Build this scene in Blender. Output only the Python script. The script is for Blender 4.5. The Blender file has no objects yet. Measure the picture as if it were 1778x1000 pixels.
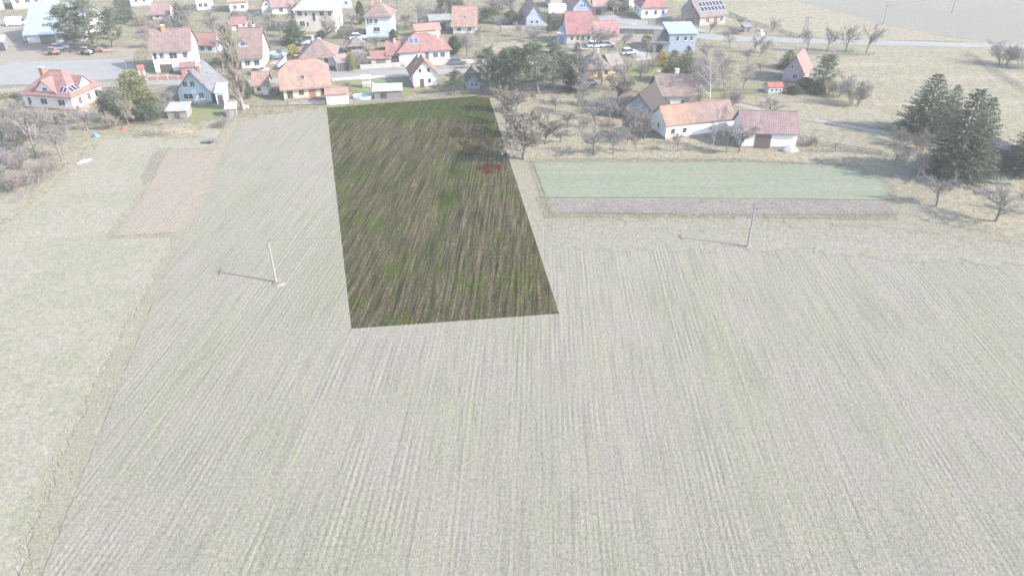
import bpy, bmesh, math, random
from mathutils import Vector, Matrix, noise
from mathutils.geometry import delaunay_2d_cdt
random.seed(7)
SC = bpy.context.scene
COL = SC.collection
R = math.radians

# ------------------------------------------------------------------ camera, sky, sun, exposure
FPX, CAMH, TILT = 1300.0, 47.0, R(31.6)          # focal length in photo pixels (1778 wide), height, tilt below horizontal
cd = bpy.data.cameras.new('camera'); cam = bpy.data.objects.new('camera', cd); COL.objects.link(cam)
cd.sensor_fit = 'HORIZONTAL'; cd.sensor_width = 36.0; cd.lens = 36.0 * FPX / 1778.0
cd.clip_start = 0.5; cd.clip_end = 6000
cam.location = (0, 0, CAMH); cam.rotation_euler = (math.pi / 2 - TILT, 0, 0)
SC.camera = cam
SUN_EL, SUN_AZ = R(33.0), math.atan2(-0.30, 0.955)   # azimuth of the sun as seen from the ground, counter-clockwise from +X
sun_dir = Vector((math.cos(SUN_EL) * math.cos(SUN_AZ), math.cos(SUN_EL) * math.sin(SUN_AZ), math.sin(SUN_EL)))
sl = bpy.data.lights.new('sun', 'SUN'); sl.energy = 2.7; sl.angle = R(0.53); sl.color = (1.0, 0.955, 0.89)
so = bpy.data.objects.new('sun', sl); COL.objects.link(so); so.location = (80, -30, 120)
so.rotation_euler = sun_dir.to_track_quat('Z', 'Y').to_euler()
world = bpy.data.worlds.new('World'); SC.world = world; world.use_nodes = True
wt = world.node_tree
sky = wt.nodes.new('ShaderNodeTexSky'); sky.sky_type = 'NISHITA'; sky.sun_disc = False
sky.sun_elevation = SUN_EL; sky.sun_rotation = math.pi / 2 - SUN_AZ
sky.altitude = 450; sky.dust_density = 2.0; sky.air_density = 1.0; sky.ozone_density = 1.0
wt.links.new(sky.outputs[0], wt.nodes['Background'].inputs[0]); wt.nodes['Background'].inputs[1].default_value = 0.15
SC.view_settings.view_transform = 'Standard'; SC.view_settings.look = 'None'
SC.view_settings.exposure = 1.78; SC.view_settings.gamma = 1.0; SC.view_settings.use_curve_mapping = False
HAZE_DENSITY = 0.00043

# ------------------------------------------------------------------ helpers
CT, ST = math.cos(TILT), math.sin(TILT)
def G(px, py, z=0.0):
    """the ground point that the photo shows at (px, py)"""
    a, b = (px - 889) / FPX, -(py - 500) / FPX
    dx, dy, dz = a, CT + b * ST, -ST + b * CT
    t = (z - CAMH) / dz
    return Vector((dx * t, dy * t, z))
def HT(px, py, ytop):
    """real height of an upright thing standing at (px, py) whose top is seen in row ytop"""
    y = G(px, py).y; k = -(ytop - 500) / FPX
    return CAMH + y * (k * CT - ST) / (CT + k * ST)
def PM(py):
    """photo pixels per metre for ground row py"""
    p = G(889, py); return FPX / (p.y * CT + CAMH * ST)

MATS = {}
def nmat(name):
    m = bpy.data.materials.new(name); m.use_nodes = True
    return m, m.node_tree.nodes, m.node_tree.links, m.node_tree.nodes['Principled BSDF']
def noise_node(N, L, coord, scale, detail=4, rough=0.6, vec=None):
    n = N.new('ShaderNodeTexNoise'); n.inputs['Scale'].default_value = scale
    n.inputs['Detail'].default_value = detail; n.inputs['Roughness'].default_value = rough
    if coord is not None: L.new(coord, n.inputs['Vector'])
    return n.outputs['Fac']
def ramp(N, L, fac, stops):
    r = N.new('ShaderNodeValToRGB'); e = r.color_ramp.elements
    while len(e) < len(stops): e.new(0.5)
    for i, (p, c) in enumerate(stops):
        e[i].position = p; e[i].color = (c[0], c[1], c[2], 1) if len(c) == 3 else c
    L.new(fac, r.inputs[0]); return r.outputs[0]
def mixc(N, L, fac, a, b, mode='MIX'):
    m = N.new('ShaderNodeMix'); m.data_type = 'RGBA'; m.blend_type = mode
    for s, v in ((0, fac), (6, a), (7, b)):
        if hasattr(v, 'is_linked') or hasattr(v, 'links'): L.new(v, m.inputs[s])
        elif s == 0: m.inputs[0].default_value = v
        else: m.inputs[s].default_value = (*v, 1)
    return m.outputs[2]
def scalev(N, L, coord, s):
    m = N.new('ShaderNodeMapping'); m.inputs['Scale'].default_value = s; L.new(coord, m.inputs['Vector']); return m.outputs[0]
def bump(N, L, B, h, strength, dist):
    b = N.new('ShaderNodeBump'); b.inputs['Strength'].default_value = strength; b.inputs['Distance'].default_value = dist
    L.new(h, b.inputs['Height']); L.new(b.outputs[0], B.inputs['Normal'])
def objcoord(N): return N.new('ShaderNodeTexCoord').outputs['Object']

def paint(col, rough=0.8, var=0.18, scale=1.2, metal=0.0, spec=0.3):
    """painted / plastered / wooden surface with uneven tone"""
    key = ('paint', col, rough, var, scale, metal)
    if key in MATS: return MATS[key]
    m, N, L, B = nmat('paint'); c = objcoord(N)
    f1 = noise_node(N, L, c, scale, 5, 0.65); f2 = noise_node(N, L, c, scale * 9, 3, 0.6)
    a = tuple(v * (1 - var) for v in col); b = tuple(min(v * (1 + var * 0.7), 0.9) for v in col)
    c1 = ramp(N, L, f1, [(0.3, a), (0.7, b)])
    c2 = ramp(N, L, f2, [(0.3, (1 - var * .6,) * 3), (0.65, (1, 1, 1))])
    L.new(mixc(N, L, 1.0, c1, c2, 'MULTIPLY'), B.inputs['Base Color'])
    B.inputs['Roughness'].default_value = rough; B.inputs['Metallic'].default_value = metal
    B.inputs['Specular IOR Level'].default_value = spec
    MATS[key] = m; return m
def tiles(col, var=0.3, axis='x', course=0.34, width=0.3):
    """roof covering: courses up the slope, joints along it, weathered patches"""
    key = ('tiles', col, var, axis, course)
    if key in MATS: return MATS[key]
    m, N, L, B = nmat('roof_tiles'); c = objcoord(N)
    def wave(dirn, freq, prof='SAW'):
        w = N.new('ShaderNodeTexWave'); w.wave_type = 'BANDS'; w.bands_direction = dirn; w.wave_profile = prof
        w.inputs['Scale'].default_value = freq; w.inputs['Distortion'].default_value = 0.05; L.new(c, w.inputs['Vector']); return w.outputs['Fac']
    wz = wave('Z', 0.314 / (course * 0.7), 'SAW'); wx = wave('X' if axis == 'x' else 'Y', 0.314 / width, 'SIN')
    f1 = noise_node(N, L, c, 0.8, 5, 0.7); f2 = noise_node(N, L, c, 7.0, 2, 0.6)
    a = tuple(v * (1 - var) for v in col); b = tuple(min(v * (1 + var), 0.9) for v in col)
    c1 = ramp(N, L, f1, [(0.28, a), (0.72, b)])
    c2 = ramp(N, L, f2, [(0.3, (0.68, 0.68, 0.7)), (0.7, (1.1, 1.08, 1.05))])
    c3 = ramp(N, L, wz, [(0.0, (0.62, 0.6, 0.6)), (0.22, (1, 1, 1))])
    x = mixc(N, L, 1.0, c1, c2, 'MULTIPLY'); x = mixc(N, L, 0.8, x, c3, 'MULTIPLY')
    L.new(x, B.inputs['Base Color']); B.inputs['Roughness'].default_value = 0.8; B.inputs['Specular IOR Level'].default_value = 0.25
    ad = N.new('ShaderNodeMath'); ad.operation = 'ADD'; L.new(wz, ad.inputs[0]); L.new(wx, ad.inputs[1])
    bump(N, L, B, ad.outputs[0], 0.6, 0.04)
    MATS[key] = m; return m
def glass_mat():
    if 'glass' in MATS: return MATS['glass']
    m, N, L, B = nmat('window_glass'); f = noise_node(N, L, objcoord(N), 2.0, 2)
    L.new(ramp(N, L, f, [(0.35, (0.03, 0.035, 0.045)), (0.7, (0.10, 0.105, 0.12))]), B.inputs['Base Color'])
    B.inputs['Roughness'].default_value = 0.12; B.inputs['Specular IOR Level'].default_value = 0.5
    MATS['glass'] = m; return m
def leafy(cols, rough=0.7):
    key = ('leaf', cols)
    if key in MATS: return MATS[key]
    m, N, L, B = nmat('foliage'); c = objcoord(N)
    f = noise_node(N, L, c, 1.1, 4, 0.7)
    L.new(ramp(N, L, f, [(0.3, cols[0]), (0.5, cols[1]), (0.72, cols[2])]), B.inputs['Base Color'])
    B.inputs['Roughness'].default_value = rough; B.inputs['Specular IOR Level'].default_value = 0.2
    tr = N.new('ShaderNodeBsdfTranslucent'); mx = N.new('ShaderNodeMixShader'); mx.inputs[0].default_value = 0.35
    L.new(B.inputs['Base Color'].links[0].from_socket, tr.inputs[0]); L.new(B.outputs[0], mx.inputs[1]); L.new(tr.outputs[0], mx.inputs[2]); L.new(mx.outputs[0], N['Material Output'].inputs[0])
    MATS[key] = m; return m

def tag(o, label=None, cat=None, group=None, kind=None):
    if label: o['label'] = label
    if cat: o['category'] = cat
    if group: o['group'] = group
    if kind: o['kind'] = kind
    return o
def empty(name, loc, rz=0.0):
    o = bpy.data.objects.new(name, None); COL.objects.link(o); o.location = loc; o.rotation_euler = (0, 0, rz)
    o.empty_display_size = 0.3; return o
class MB:
    """collects shapes; build() links them as ONE mesh object"""
    def __init__(s): s.v = []; s.f = []
    def poly(s, pts):
        n = len(s.v); s.v += [tuple(p) for p in pts]; s.f.append(tuple(range(n, n + len(pts)))); return s
    def hull8(s, p):                                   # 8 corners: bottom ring 0-3, top ring 4-7
        n = len(s.v); s.v += [tuple(q) for q in p]
        s.f += [tuple(n + i for i in q) for q in ((3, 2, 1, 0), (4, 5, 6, 7), (0, 1, 5, 4), (1, 2, 6, 5), (2, 3, 7, 6), (3, 0, 4, 7))]
        return s
    def box(s, x0, x1, y0, y1, z0, z1):
        return s.hull8([(x0, y0, z0), (x1, y0, z0), (x1, y1, z0), (x0, y1, z0), (x0, y0, z1), (x1, y0, z1), (x1, y1, z1), (x0, y1, z1)])
    def prism(s, ring, vec):                           # ring of points pushed along vec
        n = len(s.v); k = len(ring); vec = Vector(vec)
        s.v += [tuple(Vector(p)) for p in ring] + [tuple(Vector(p) + vec) for p in ring]
        s.f += [tuple(range(n + k - 1, n - 1, -1)), tuple(range(n + k, n + 2 * k))]
        s.f += [(n + i, n + (i + 1) % k, n + k + (i + 1) % k, n + k + i) for i in range(k)]
        return s
    def slab(s, polys, t):                             # connected top polygons thickened downwards by t
        idx = {}; tv = []
        def vi(p):
            k = tuple(round(c, 4) for c in p)
            if k not in idx: idx[k] = len(tv); tv.append(k)
            return idx[k]
        fs = [[vi(p) for p in q] for q in polys]; n = len(s.v); k = len(tv)
        s.v += tv + [(x, y, z - t) for x, y, z in tv]
        cnt = {}
        for q in fs:
            for i in range(len(q)):
                e = (q[i], q[(i + 1) % len(q)]); cnt[frozenset(e)] = cnt.get(frozenset(e), 0) + 1
        for q in fs:
            s.f.append(tuple(n + i for i in q)); s.f.append(tuple(n + k + i for i in reversed(q)))
            for i in range(len(q)):
                a, b = q[i], q[(i + 1) % len(q)]
                if cnt[frozenset((a, b))] == 1: s.f.append((n + a, n + k + a, n + k + b, n + b))
        return s
    def tube(s, p, q, r0, r1, seg=6, cap=True):
        p, q = Vector(p), Vector(q); d = (q - p)
        if d.length < 1e-6: return s
        d.normalize(); u = d.orthogonal().normalized(); w = d.cross(u); n = len(s.v)
        for c, r in ((p, r0), (q, r1)):
            for i in range(seg):
                a = 2 * math.pi * i / seg; s.v.append(tuple(c + (u * math.cos(a) + w * math.sin(a)) * r))
        s.f += [(n + i, n + (i + 1) % seg, n + seg + (i + 1) % seg, n + seg + i) for i in range(seg)]
        if cap: s.f += [tuple(range(n + seg - 1, n - 1, -1)), tuple(range(n + seg, n + 2 * seg))]
        return s
    def mesh(s, name, mat, smooth=False, recalc=True):
        me = bpy.data.meshes.new(name); me.from_pydata(s.v, [], s.f)
        if recalc and len(s.f) < 20000:
            bm = bmesh.new(); bm.from_mesh(me); bmesh.ops.recalc_face_normals(bm, faces=bm.faces); bm.to_mesh(me); bm.free()
        if smooth: me.polygons.foreach_set('use_smooth', [True] * len(me.polygons))
        me.materials.append(mat); return me
    def build(s, name, mat, parent=None, smooth=False, recalc=True):
        o = bpy.data.objects.new(name, s.mesh(name, mat, smooth, recalc)); COL.objects.link(o); o.parent = parent; return o
def link(name, me, parent=None, loc=(0, 0, 0), rot=None, scale=None):
    o = bpy.data.objects.new(name, me); COL.objects.link(o); o.parent = parent; o.location = loc
    if rot is not None: o.rotation_euler = rot
    if scale is not None: o.scale = scale
    return o
def inpoly(x, y, P):
    c = False; j = len(P) - 1
    for i in range(len(P)):
        xi, yi, xj, yj = P[i][0], P[i][1], P[j][0], P[j][1]
        if (yi > y) != (yj > y) and x < (xj - xi) * (y - yi) / (yj - yi) + xi: c = not c
        j = i
    return c
def wob(x, y, s=1.0, seed=0.0): return noise.noise(Vector((x * s, y * s, seed)))
# ------------------------------------------------------------------ ground
EARTH = 0.78                                          # scales all ground colours; pale veil is put into those outside the parcel
def earth(name, stops, scale=0.12, fine=3.0, bmp=0.5, streak=None, patch=None, uv=False, speck=0.5, rough=0.95, lines=None, tram=None, grain=None):
    """ground cover: large patches, fine grain, optional streaks along the rows (u across, v along, metres)"""
    m, N, L, B = nmat(name)
    q = lambda t: tuple(v * EARTH for v in t)
    stops = [(p_, q(c_)) for p_, c_ in stops]
    if streak: streak = (streak[0], streak[1], q(streak[2]), q(streak[3]), streak[4])
    if patch: patch = patch[:4] + (q(patch[4]),)
    c = N.new('ShaderNodeTexCoord').outputs['UV' if uv else 'Object']
    big = noise_node(N, L, c, scale, 6, 0.65)
    x = ramp(N, L, big, stops)
    if streak:
        st = noise_node(N, L, scalev(N, L, c, (streak[0], streak[1], 1)), 1.0, 5, 0.7)
        x = mixc(N, L, streak[4], x, ramp(N, L, st, [(0.36, streak[2]), (0.66, streak[3])]), 'MIX')
    if patch:
        pf = noise_node(N, L, scalev(N, L, c, (patch[0], patch[1], 1)), 1.0, 4, 0.6)
        pr = ramp(N, L, pf, [(patch[2], (0, 0, 0)), (patch[3], (1, 1, 1))])
        x = mixc(N, L, pr, x, patch[4])
    if lines:                                          # (across, along, dark, light, amount): drilled lines and straw along them
        lf = noise_node(N, L, scalev(N, L, c, (lines[0], lines[1], 1)), 1.0, 3, 0.8)
        x = mixc(N, L, lines[4], x, mixc(N, L, 1.0, x, ramp(N, L, lf, [(0.36, lines[2]), (0.50, (1, 1, 1)), (0.64, lines[3])]), 'MULTIPLY'))
    if tram:                                           # (period, offset, colour): weedy wheel tracks along the rows
        sp = N.new('ShaderNodeSeparateXYZ'); L.new(c, sp.inputs[0])
        w = N.new('ShaderNodeMath'); w.operation = 'ADD'; L.new(sp.outputs[0], w.inputs[0]); w.inputs[1].default_value = tram[1]
        w2 = N.new('ShaderNodeMath'); w2.operation = 'PINGPONG'; L.new(w.outputs[0], w2.inputs[0]); w2.inputs[1].default_value = tram[0] / 2
        w3 = N.new('ShaderNodeMath'); w3.operation = 'SUBTRACT'; L.new(w2.outputs[0], w3.inputs[0]); w3.inputs[1].default_value = 0.9
        w4 = N.new('ShaderNodeMath'); w4.operation = 'ABSOLUTE'; L.new(w3.outputs[0], w4.inputs[0])
        tn = noise_node(N, L, scalev(N, L, c, (1.2, 0.12, 1)), 1.0, 4, 0.7)
        w5 = N.new('ShaderNodeMath'); w5.operation = 'MULTIPLY_ADD'; L.new(w4.outputs[0], w5.inputs[0]); w5.inputs[1].default_value = -0.8; L.new(tn, w5.inputs[2])
        x = mixc(N, L, ramp(N, L, w5.outputs[0], [(0.30, (0, 0, 0)), (0.52, (0.8, 0.8, 0.8))]), x, q(tram[2]))
    if grain:                                          # (scale, dark, light): clods and straw
        gf = noise_node(N, L, scalev(N, L, c, (1.0, 0.55, 1)), grain[0], 3, 0.85)
        x = mixc(N, L, 1.0, x, ramp(N, L, gf, [(0.38, grain[1]), (0.50, (1, 1, 1)), (0.62, grain[2])]), 'MULTIPLY')
    f = noise_node(N, L, c, fine, 4, 0.75)
    x = mixc(N, L, 1.0, x, ramp(N, L, f, [(0.32, (1 - speck,) * 3), (0.62, (1.12, 1.1, 1.06))]), 'MULTIPLY')
    L.new(x, B.inputs['Base Color']); B.inputs['Roughness'].default_value = rough; B.inputs['Specular IOR Level'].default_value = 0.1
    bump(N, L, B, f, bmp, 0.08)
    return m
def sheet(name, px, z, mat, n=8, jag=0.25, kind='structure'):
    """flat ground sheet whose outline wavers a little between the given photo points"""
    P = [G(*p) for p in px]; pts = []
    for i in range(len(P)):
        a, b = P[i], P[(i + 1) % len(P)]
        k = max(1, min(220, int((b - a).length / 0.45)))
        for j in range(k):
            q = a.lerp(b, j / k)
            if jag: q += Vector((wob(q.x, q.y, .45, 3) + .7 * wob(q.x, q.y, 1.9, 3), wob(q.x, q.y, .45, 9) + .7 * wob(q.x, q.y, 1.9, 9), 0)) * jag * 1.4
            pts.append((q.x, q.y, z))
    r = delaunay_2d_cdt([Vector(q[:2]) for q in pts], [], [list(range(len(pts)))], 1, 1e-4)
    mb = MB(); mb.v = [(v.x, v.y, z) for v in r[0]]; mb.f = [tuple(f) for f in r[2]]
    o = mb.build(name, mat, recalc=False)
    if o.data.polygons and o.data.polygons[0].normal.z < 0: o.data.flip_normals()
    if kind: o['kind'] = kind
    return o

M_meadow = earth('meadow_grass', [(0.28, (0.33, 0.29, 0.225)), (0.42, (0.285, 0.275, 0.19)), (0.52, (0.31, 0.28, 0.215)), (0.62, (0.265, 0.268, 0.175)), (0.78, (0.34, 0.30, 0.24))], 0.11, 2.0, 0.7, speck=0.42, patch=(0.02, 0.16, 0.5, 0.7, (0.36, 0.315, 0.245)), grain=(1.1, (0.78, 0.79, 0.72), (1.14, 1.12, 1.1)))  # this and the covers below are paled by a whitish haze in their colour
M_garden = earth('garden_ground', [(0.30, (0.34, 0.285, 0.23)), (0.43, (0.29, 0.262, 0.195)), (0.52, (0.245, 0.245, 0.155)), (0.60, (0.29, 0.25, 0.195)), (0.72, (0.36, 0.31, 0.255))], 0.17, 2.2, 0.7, speck=0.5, grain=(0.9, (0.7, 0.72, 0.66), (1.18, 1.15, 1.12)))
M_left = earth('left_grass', [(0.28, (0.33, 0.307, 0.25)), (0.44, (0.312, 0.303, 0.226)), (0.56, (0.348, 0.32, 0.265)), (0.68, (0.307, 0.302, 0.215)), (0.8, (0.335, 0.31, 0.245))], 0.10, 5.0, 0.7, speck=0.34, patch=(0.30, 0.06, 0.56, 0.75, (0.35, 0.325, 0.275)), grain=(2.2, (0.84, 0.85, 0.8), (1.1, 1.09, 1.08)))
M_dry = earth('dry_grass', [(0.3, (0.32, 0.29, 0.235)), (0.55, (0.285, 0.27, 0.20)), (0.75, (0.35, 0.315, 0.26))], 0.3, 4.0, 0.8, speck=0.4)
M_asph = earth('asphalt', [(0.3, (0.275, 0.272, 0.268)), (0.55, (0.31, 0.306, 0.30)), (0.75, (0.34, 0.332, 0.322))], 0.25, 8.0, 0.2, speck=0.12)
M_gravel = earth('gravel', [(0.3, (0.28, 0.245, 0.20)), (0.55, (0.34, 0.30, 0.255)), (0.75, (0.25, 0.235, 0.19))], 0.2, 5.0, 0.6, speck=0.35)
M_far = earth('far_field_soil', [(0.3, (0.24, 0.235, 0.195)), (0.6, (0.26, 0.25, 0.215)), (0.8, (0.23, 0.24, 0.18))], 0.05, 2.0, 0.4, speck=0.25)

g = MB().poly([(-3000, -300, -0.12), (3000, -300, -0.12), (3000, 5000, -0.12), (-3000, 5000, -0.12)]).build('ground', M_meadow)
g['kind'] = 'structure'
sheet('village_ground', [(-60, 205), (160, 212), (420, 205), (560, 186), (855, 163), (1010, 160), (1110, 205), (1240, 160), (1420, 165), (1340, 92), (1180, 60), (1230, 12), (1100, -12), (-200, -12)], -0.105, M_garden, jag=.6)
sheet('meadow_left', [(-260, 1150), (20, 1150), (298, 440), (398, 215), (270, 240), (180, 240), (-120, 420)], -0.10, M_left, jag=.3)
sheet('far_field', [(1380, 0), (1560, 48), (1700, 72), (2400, 80), (2400, -40), (1330, -40)], -0.10, M_far, jag=.6)
sheet('meadow_margin', [(920, 272), (1560, 290), (1778, 330), (2300, 360), (2300, 455), (1778, 424), (1545, 393), (1250, 378), (925, 384), (880, 262)], -0.095, M_dry, jag=.5)

# --- the sown fields: rows modelled as ridges and valleys
def kx(u):                                            # the rows fan out a little: slope dx/dy of the row that passes x = u at y = 80
    t = min(1.0, max(0.0, (-4 - u) / 22.0)); return 0.033 + 0.066 * t * t * (3 - 2 * t)
def rowx(u, y): return u + kx(u) * (y - 80.0) + 0.05 * wob(u * 0.3, y * 0.05, 1, 5)
FIELD = [G(*p) for p in ((10, 1150), (300, 440), (352, 328), (405, 213), (567, 187), (848, 165), (866, 200), (924, 384), (1250, 381), (1545, 396), (1778, 426), (2250, 470), (2250, 1150))]
PARCEL = [G(*p) for p in ((567, 187), (848, 165), (971, 544), (610, 570))]
def row_mesh(x0, x1, y0, y1, pitch, dy, amp, fx):
    v, f, uv = [], [], []; nu = int((x1 - x0) / pitch) * 2; ys = []
    y = y0
    while y < y1: ys.append(y); y += dy * (0.6 + (y - y0) / 90.0)
    ny = len(ys)
    for j, y in enumerate(ys):
        for i in range(nu + 1):
            u = x0 + i * pitch / 2
            a = amp * max(0.1, 0.8 + 1.3 * wob(u, 3.3, 0.7, 2)) * (0.9 + 1.1 * wob(u, y, 0.16, 4))
            z = (a if i % 2 else -a) + random.uniform(-1, 1) * amp * 0.5
            v.append((fx(u, y), y, z)); uv.append((u, y))
    for j in range(ny - 1):
        for i in range(nu):
            a = j * (nu + 1) + i; f.append((a, a + 1, a + nu + 2, a + nu + 1))
    return v, f, uv
def to_bm(v, f, uv):
    me = bpy.data.meshes.new('tmp'); me.from_pydata(v, [], f)
    ul = me.uv_layers.new(name='rows')
    li = [0] * len(me.loops); me.loops.foreach_get('vertex_index', li)
    ul.data.foreach_set('uv', [c for i in li for c in uv[i]])
    bm = bmesh.new(); bm.from_mesh(me); bpy.data.meshes.remove(me); return bm
def cut(bm, P):
    for i in range(len(P)):
        a, b = P[i], P[(i + 1) % len(P)]; d = (b - a)
        n = Vector((d.y, -d.x, 0))
        lo, hi = Vector((min(a.x, b.x), min(a.y, b.y))), Vector((max(a.x, b.x), max(a.y, b.y)))
        fs = [q for q in bm.faces if lo.x - 2 < q.verts[0].co.x < hi.x + 2 and lo.y - 4 < q.verts[0].co.y < hi.y + 4]
        es = {e for q in fs for e in q.edges}; vs = {w for q in fs for w in q.verts}
        bmesh.ops.bisect_plane(bm, geom=list(vs) + list(es) + fs, plane_co=a, plane_no=n, dist=1e-5)
bm = to_bm(*row_mesh(-62, 105, 27, 165, 0.50, 0.55, 0.010, rowx))
cut(bm, FIELD); cut(bm, PARCEL)
M_field = earth('sown_field_soil', [(0.25, (0.312, 0.294, 0.246)), (0.42, (0.347, 0.323, 0.273)), (0.58, (0.324, 0.314, 0.238)), (0.75, (0.354, 0.328, 0.279))], 0.07, 10.0, 0.9,  # paler than the parcel: a white veil is put into this base colour
                streak=(0.9, 0.02, (0.285, 0.27, 0.234), (0.335, 0.312, 0.272), 0.35), patch=(0.10, 0.022, 0.50, 0.72, (0.29, 0.293, 0.215)), uv=True, speck=0.45,
                lines=(2.8, 0.09, (0.68, 0.675, 0.66), (1.13, 1.12, 1.09), 0.55), tram=(13.5, 4.0, (0.345, 0.337, 0.245)), grain=(4.5, (0.78, 0.77, 0.75), (1.2, 1.19, 1.16)))
M_parcel = earth('parcel_soil', [(0.28, (0.094, 0.070, 0.048)), (0.50, (0.126, 0.099, 0.073)), (0.59, (0.070, 0.090, 0.010)), (0.70, (0.052, 0.096, 0.003)), (0.8, (0.110, 0.084, 0.059))], 0.12, 9.0, 1.0,
                 streak=(1.0, 0.025, (0.046, 0.076, 0.006), (0.142, 0.113, 0.084), 0.6), uv=True, speck=0.75,
                 lines=(2.7, 0.10, (0.20, 0.22, 0.16), (2.1, 2.0, 1.8), 0.9), grain=(4.2, (0.48, 0.48, 0.45), (1.5, 1.45, 1.38)))
def split_off(bm, test, name, mat):
    b2 = bm.copy()
    bmesh.ops.delete(b2, geom=[q for q in b2.faces if not test(q.calc_center_median())], context='FACES')
    me = bpy.data.meshes.new(name); b2.to_mesh(me); b2.free(); me.materials.append(mat)
    me.transform(Matrix.Translation((0, 0, -0.05)))
    o = bpy.data.objects.new(name, me); COL.objects.link(o); o['kind'] = 'structure'; return o
field = split_off(bm, lambda c: inpoly(c.x, c.y, FIELD) and not inpoly(c.x, c.y, PARCEL), 'field', M_field)
parcel = split_off(bm, lambda c: inpoly(c.x, c.y, PARCEL), 'field_parcel', M_parcel)
bm.free()
# loose clods and straw lying on the rows: uncountable
def scatter(name, P, n, mat, size, yb=(27, 165), zlift=-0.02, parent=None, flat=0.6, near=1.6, ok=None, excl=None):
    v, f = [], []; xs = [p.x for p in P]; x0, x1 = min(xs), max(xs); ys = [p.y for p in P]; yb = (max(yb[0], min(ys)), min(yb[1], max(ys)))
    k = 0; tries = 0
    while k < n and tries < n * 12:
        tries += 1
        y = yb[0] + (yb[1] - yb[0]) * random.random() ** near; x = random.uniform(x0, x1)
        if abs(x) > 0.76 * (y * CT + CAMH * ST) or not inpoly(x, y, P): continue
        if excl and inpoly(x, y, excl): continue
        if ok and random.random() > ok(x, y): continue
        s = size * random.uniform(0.5, 1.4); a = random.uniform(0, 6.28); b = len(v)
        for t in range(3):
            aa = a + t * 2.1; v.append((x + s * math.cos(aa), y + s * math.sin(aa), zlift - 0.05))
        v.append((x + random.uniform(-.3, .3) * s, y + random.uniform(-.3, .3) * s, zlift + s * flat))
        f += [(b, b + 1, b + 3), (b + 1, b + 2, b + 3), (b + 2, b, b + 3)]; k += 1
    m = MB(); m.v = v; m.f = f
    o = m.build(name, mat, parent, recalc=False); o['kind'] = 'stuff'; return o
M_clod = earth('clods', [(0.3, (0.20, 0.19, 0.165)), (0.55, (0.29, 0.275, 0.235)), (0.75, (0.36, 0.34, 0.28))], 3.0, 9.0, 0.4, speck=0.3)
scatter('clods', FIELD, 50000, M_clod, 0.045, parent=field, near=1.9, excl=PARCEL, flat=.45)
M_clodp = earth('parcel_clods', [(0.3, (0.040, 0.033, 0.024)), (0.55, (0.085, 0.072, 0.055)), (0.75, (0.15, 0.135, 0.105))], 3.0, 9.0, 0.4, speck=0.3)
scatter('clods', PARCEL, 22000, M_clodp, 0.07, parent=parcel, near=1.3)
M_sprout = leafy(((0.030, 0.055, 0.008), (0.042, 0.072, 0.012), (0.06, 0.085, 0.02)))
scatter('sprouts', PARCEL, 20000, M_sprout, 0.06, parent=parcel, near=0.9, flat=1.2, ok=lambda x, y: max(0.0, 0.25 + 1.6 * wob(x * 0.9, y * 0.05, 0.5, 8)) + (0.9 if y > 138 else 0))

# the strips beside it
def strip(name, px, mat, pitch, amp, z, along='x'):
    P = [G(*p) for p in px]; xs = [p.x for p in P]; ys = [p.y for p in P]; v, f, uv = [], [], []
    if along == 'x':
        n = int((max(ys) - min(ys)) / pitch) * 2 + 2; mcount = int((max(xs) - min(xs)) / 1.5) + 2
        for i in range(n):
            y = min(ys) - pitch + i * pitch / 2
            for j in range(mcount):
                x = min(xs) - 1 + j * 1.5
                v.append((x, y + 0.2 * wob(x, y, .1, 6), (amp if i % 2 else -amp) + random.uniform(-.4, .4) * amp)); uv.append((y, x))
        f = [(i * mcount + j, i * mcount + j + 1, (i + 1) * mcount + j + 1, (i + 1) * mcount + j) for i in range(n - 1) for j in range(mcount - 1)]
    else:
        A, B_ = P[along[0]], P[along[1]]; d = (B_ - A).normalized(); w = Vector((-d.y, d.x, 0))
        us = [(p - A).dot(w) for p in P]; vs = [(p - A).dot(d) for p in P]
        n = int((max(us) - min(us)) / pitch) * 2 + 3; mcount = int((max(vs) - min(vs)) / 0.9) + 3
        for i in range(n):
            u = min(us) - pitch + i * pitch / 2
            for j in range(mcount):
                t = min(vs) - 0.9 + j * 0.9; q = A + w * u + d * t
                v.append((q.x, q.y, (amp if i % 2 else -amp) + random.uniform(-.4, .4) * amp)); uv.append((u, t))
        f = [(i * mcount + j, i * mcount + j + 1, (i + 1) * mcount + j + 1, (i + 1) * mcount + j) for i in range(n - 1) for j in range(mcount - 1)]
    bm = to_bm(v, f, uv); cut(bm, P)
    bmesh.ops.delete(bm, geom=[q for q in bm.faces if not inpoly(q.calc_center_median().x, q.calc_center_median().y, P)], context='FACES')
    for w_ in bm.verts: w_.co.z += z
    bmesh.ops.recalc_face_normals(bm, faces=bm.faces)
    me = bpy.data.meshes.new(name); bm.to_mesh(me); bm.free(); me.materials.append(mat)
    o = bpy.data.objects.new(name, me); COL.objects.link(o); o['kind'] = 'structure'; return o
M_wheat = earth('young_wheat', grain=(2.0, (0.82, 0.84, 0.8), (1.12, 1.1, 1.1)), patch=(0.5, 0.05, 0.52, 0.72, (0.285, 0.275, 0.215)), stops= [(0.3, (0.215, 0.248, 0.175)), (0.55, (0.228, 0.257, 0.188)), (0.75, (0.262, 0.27, 0.208))], scale=0.12, fine=4.0, bmp=0.5, uv=True, speck=0.2,  # green washed out by haze painted into the base colour
                streak=(0.5, 0.02, (0.205, 0.24, 0.168), (0.268, 0.276, 0.214), 0.4))
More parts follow.
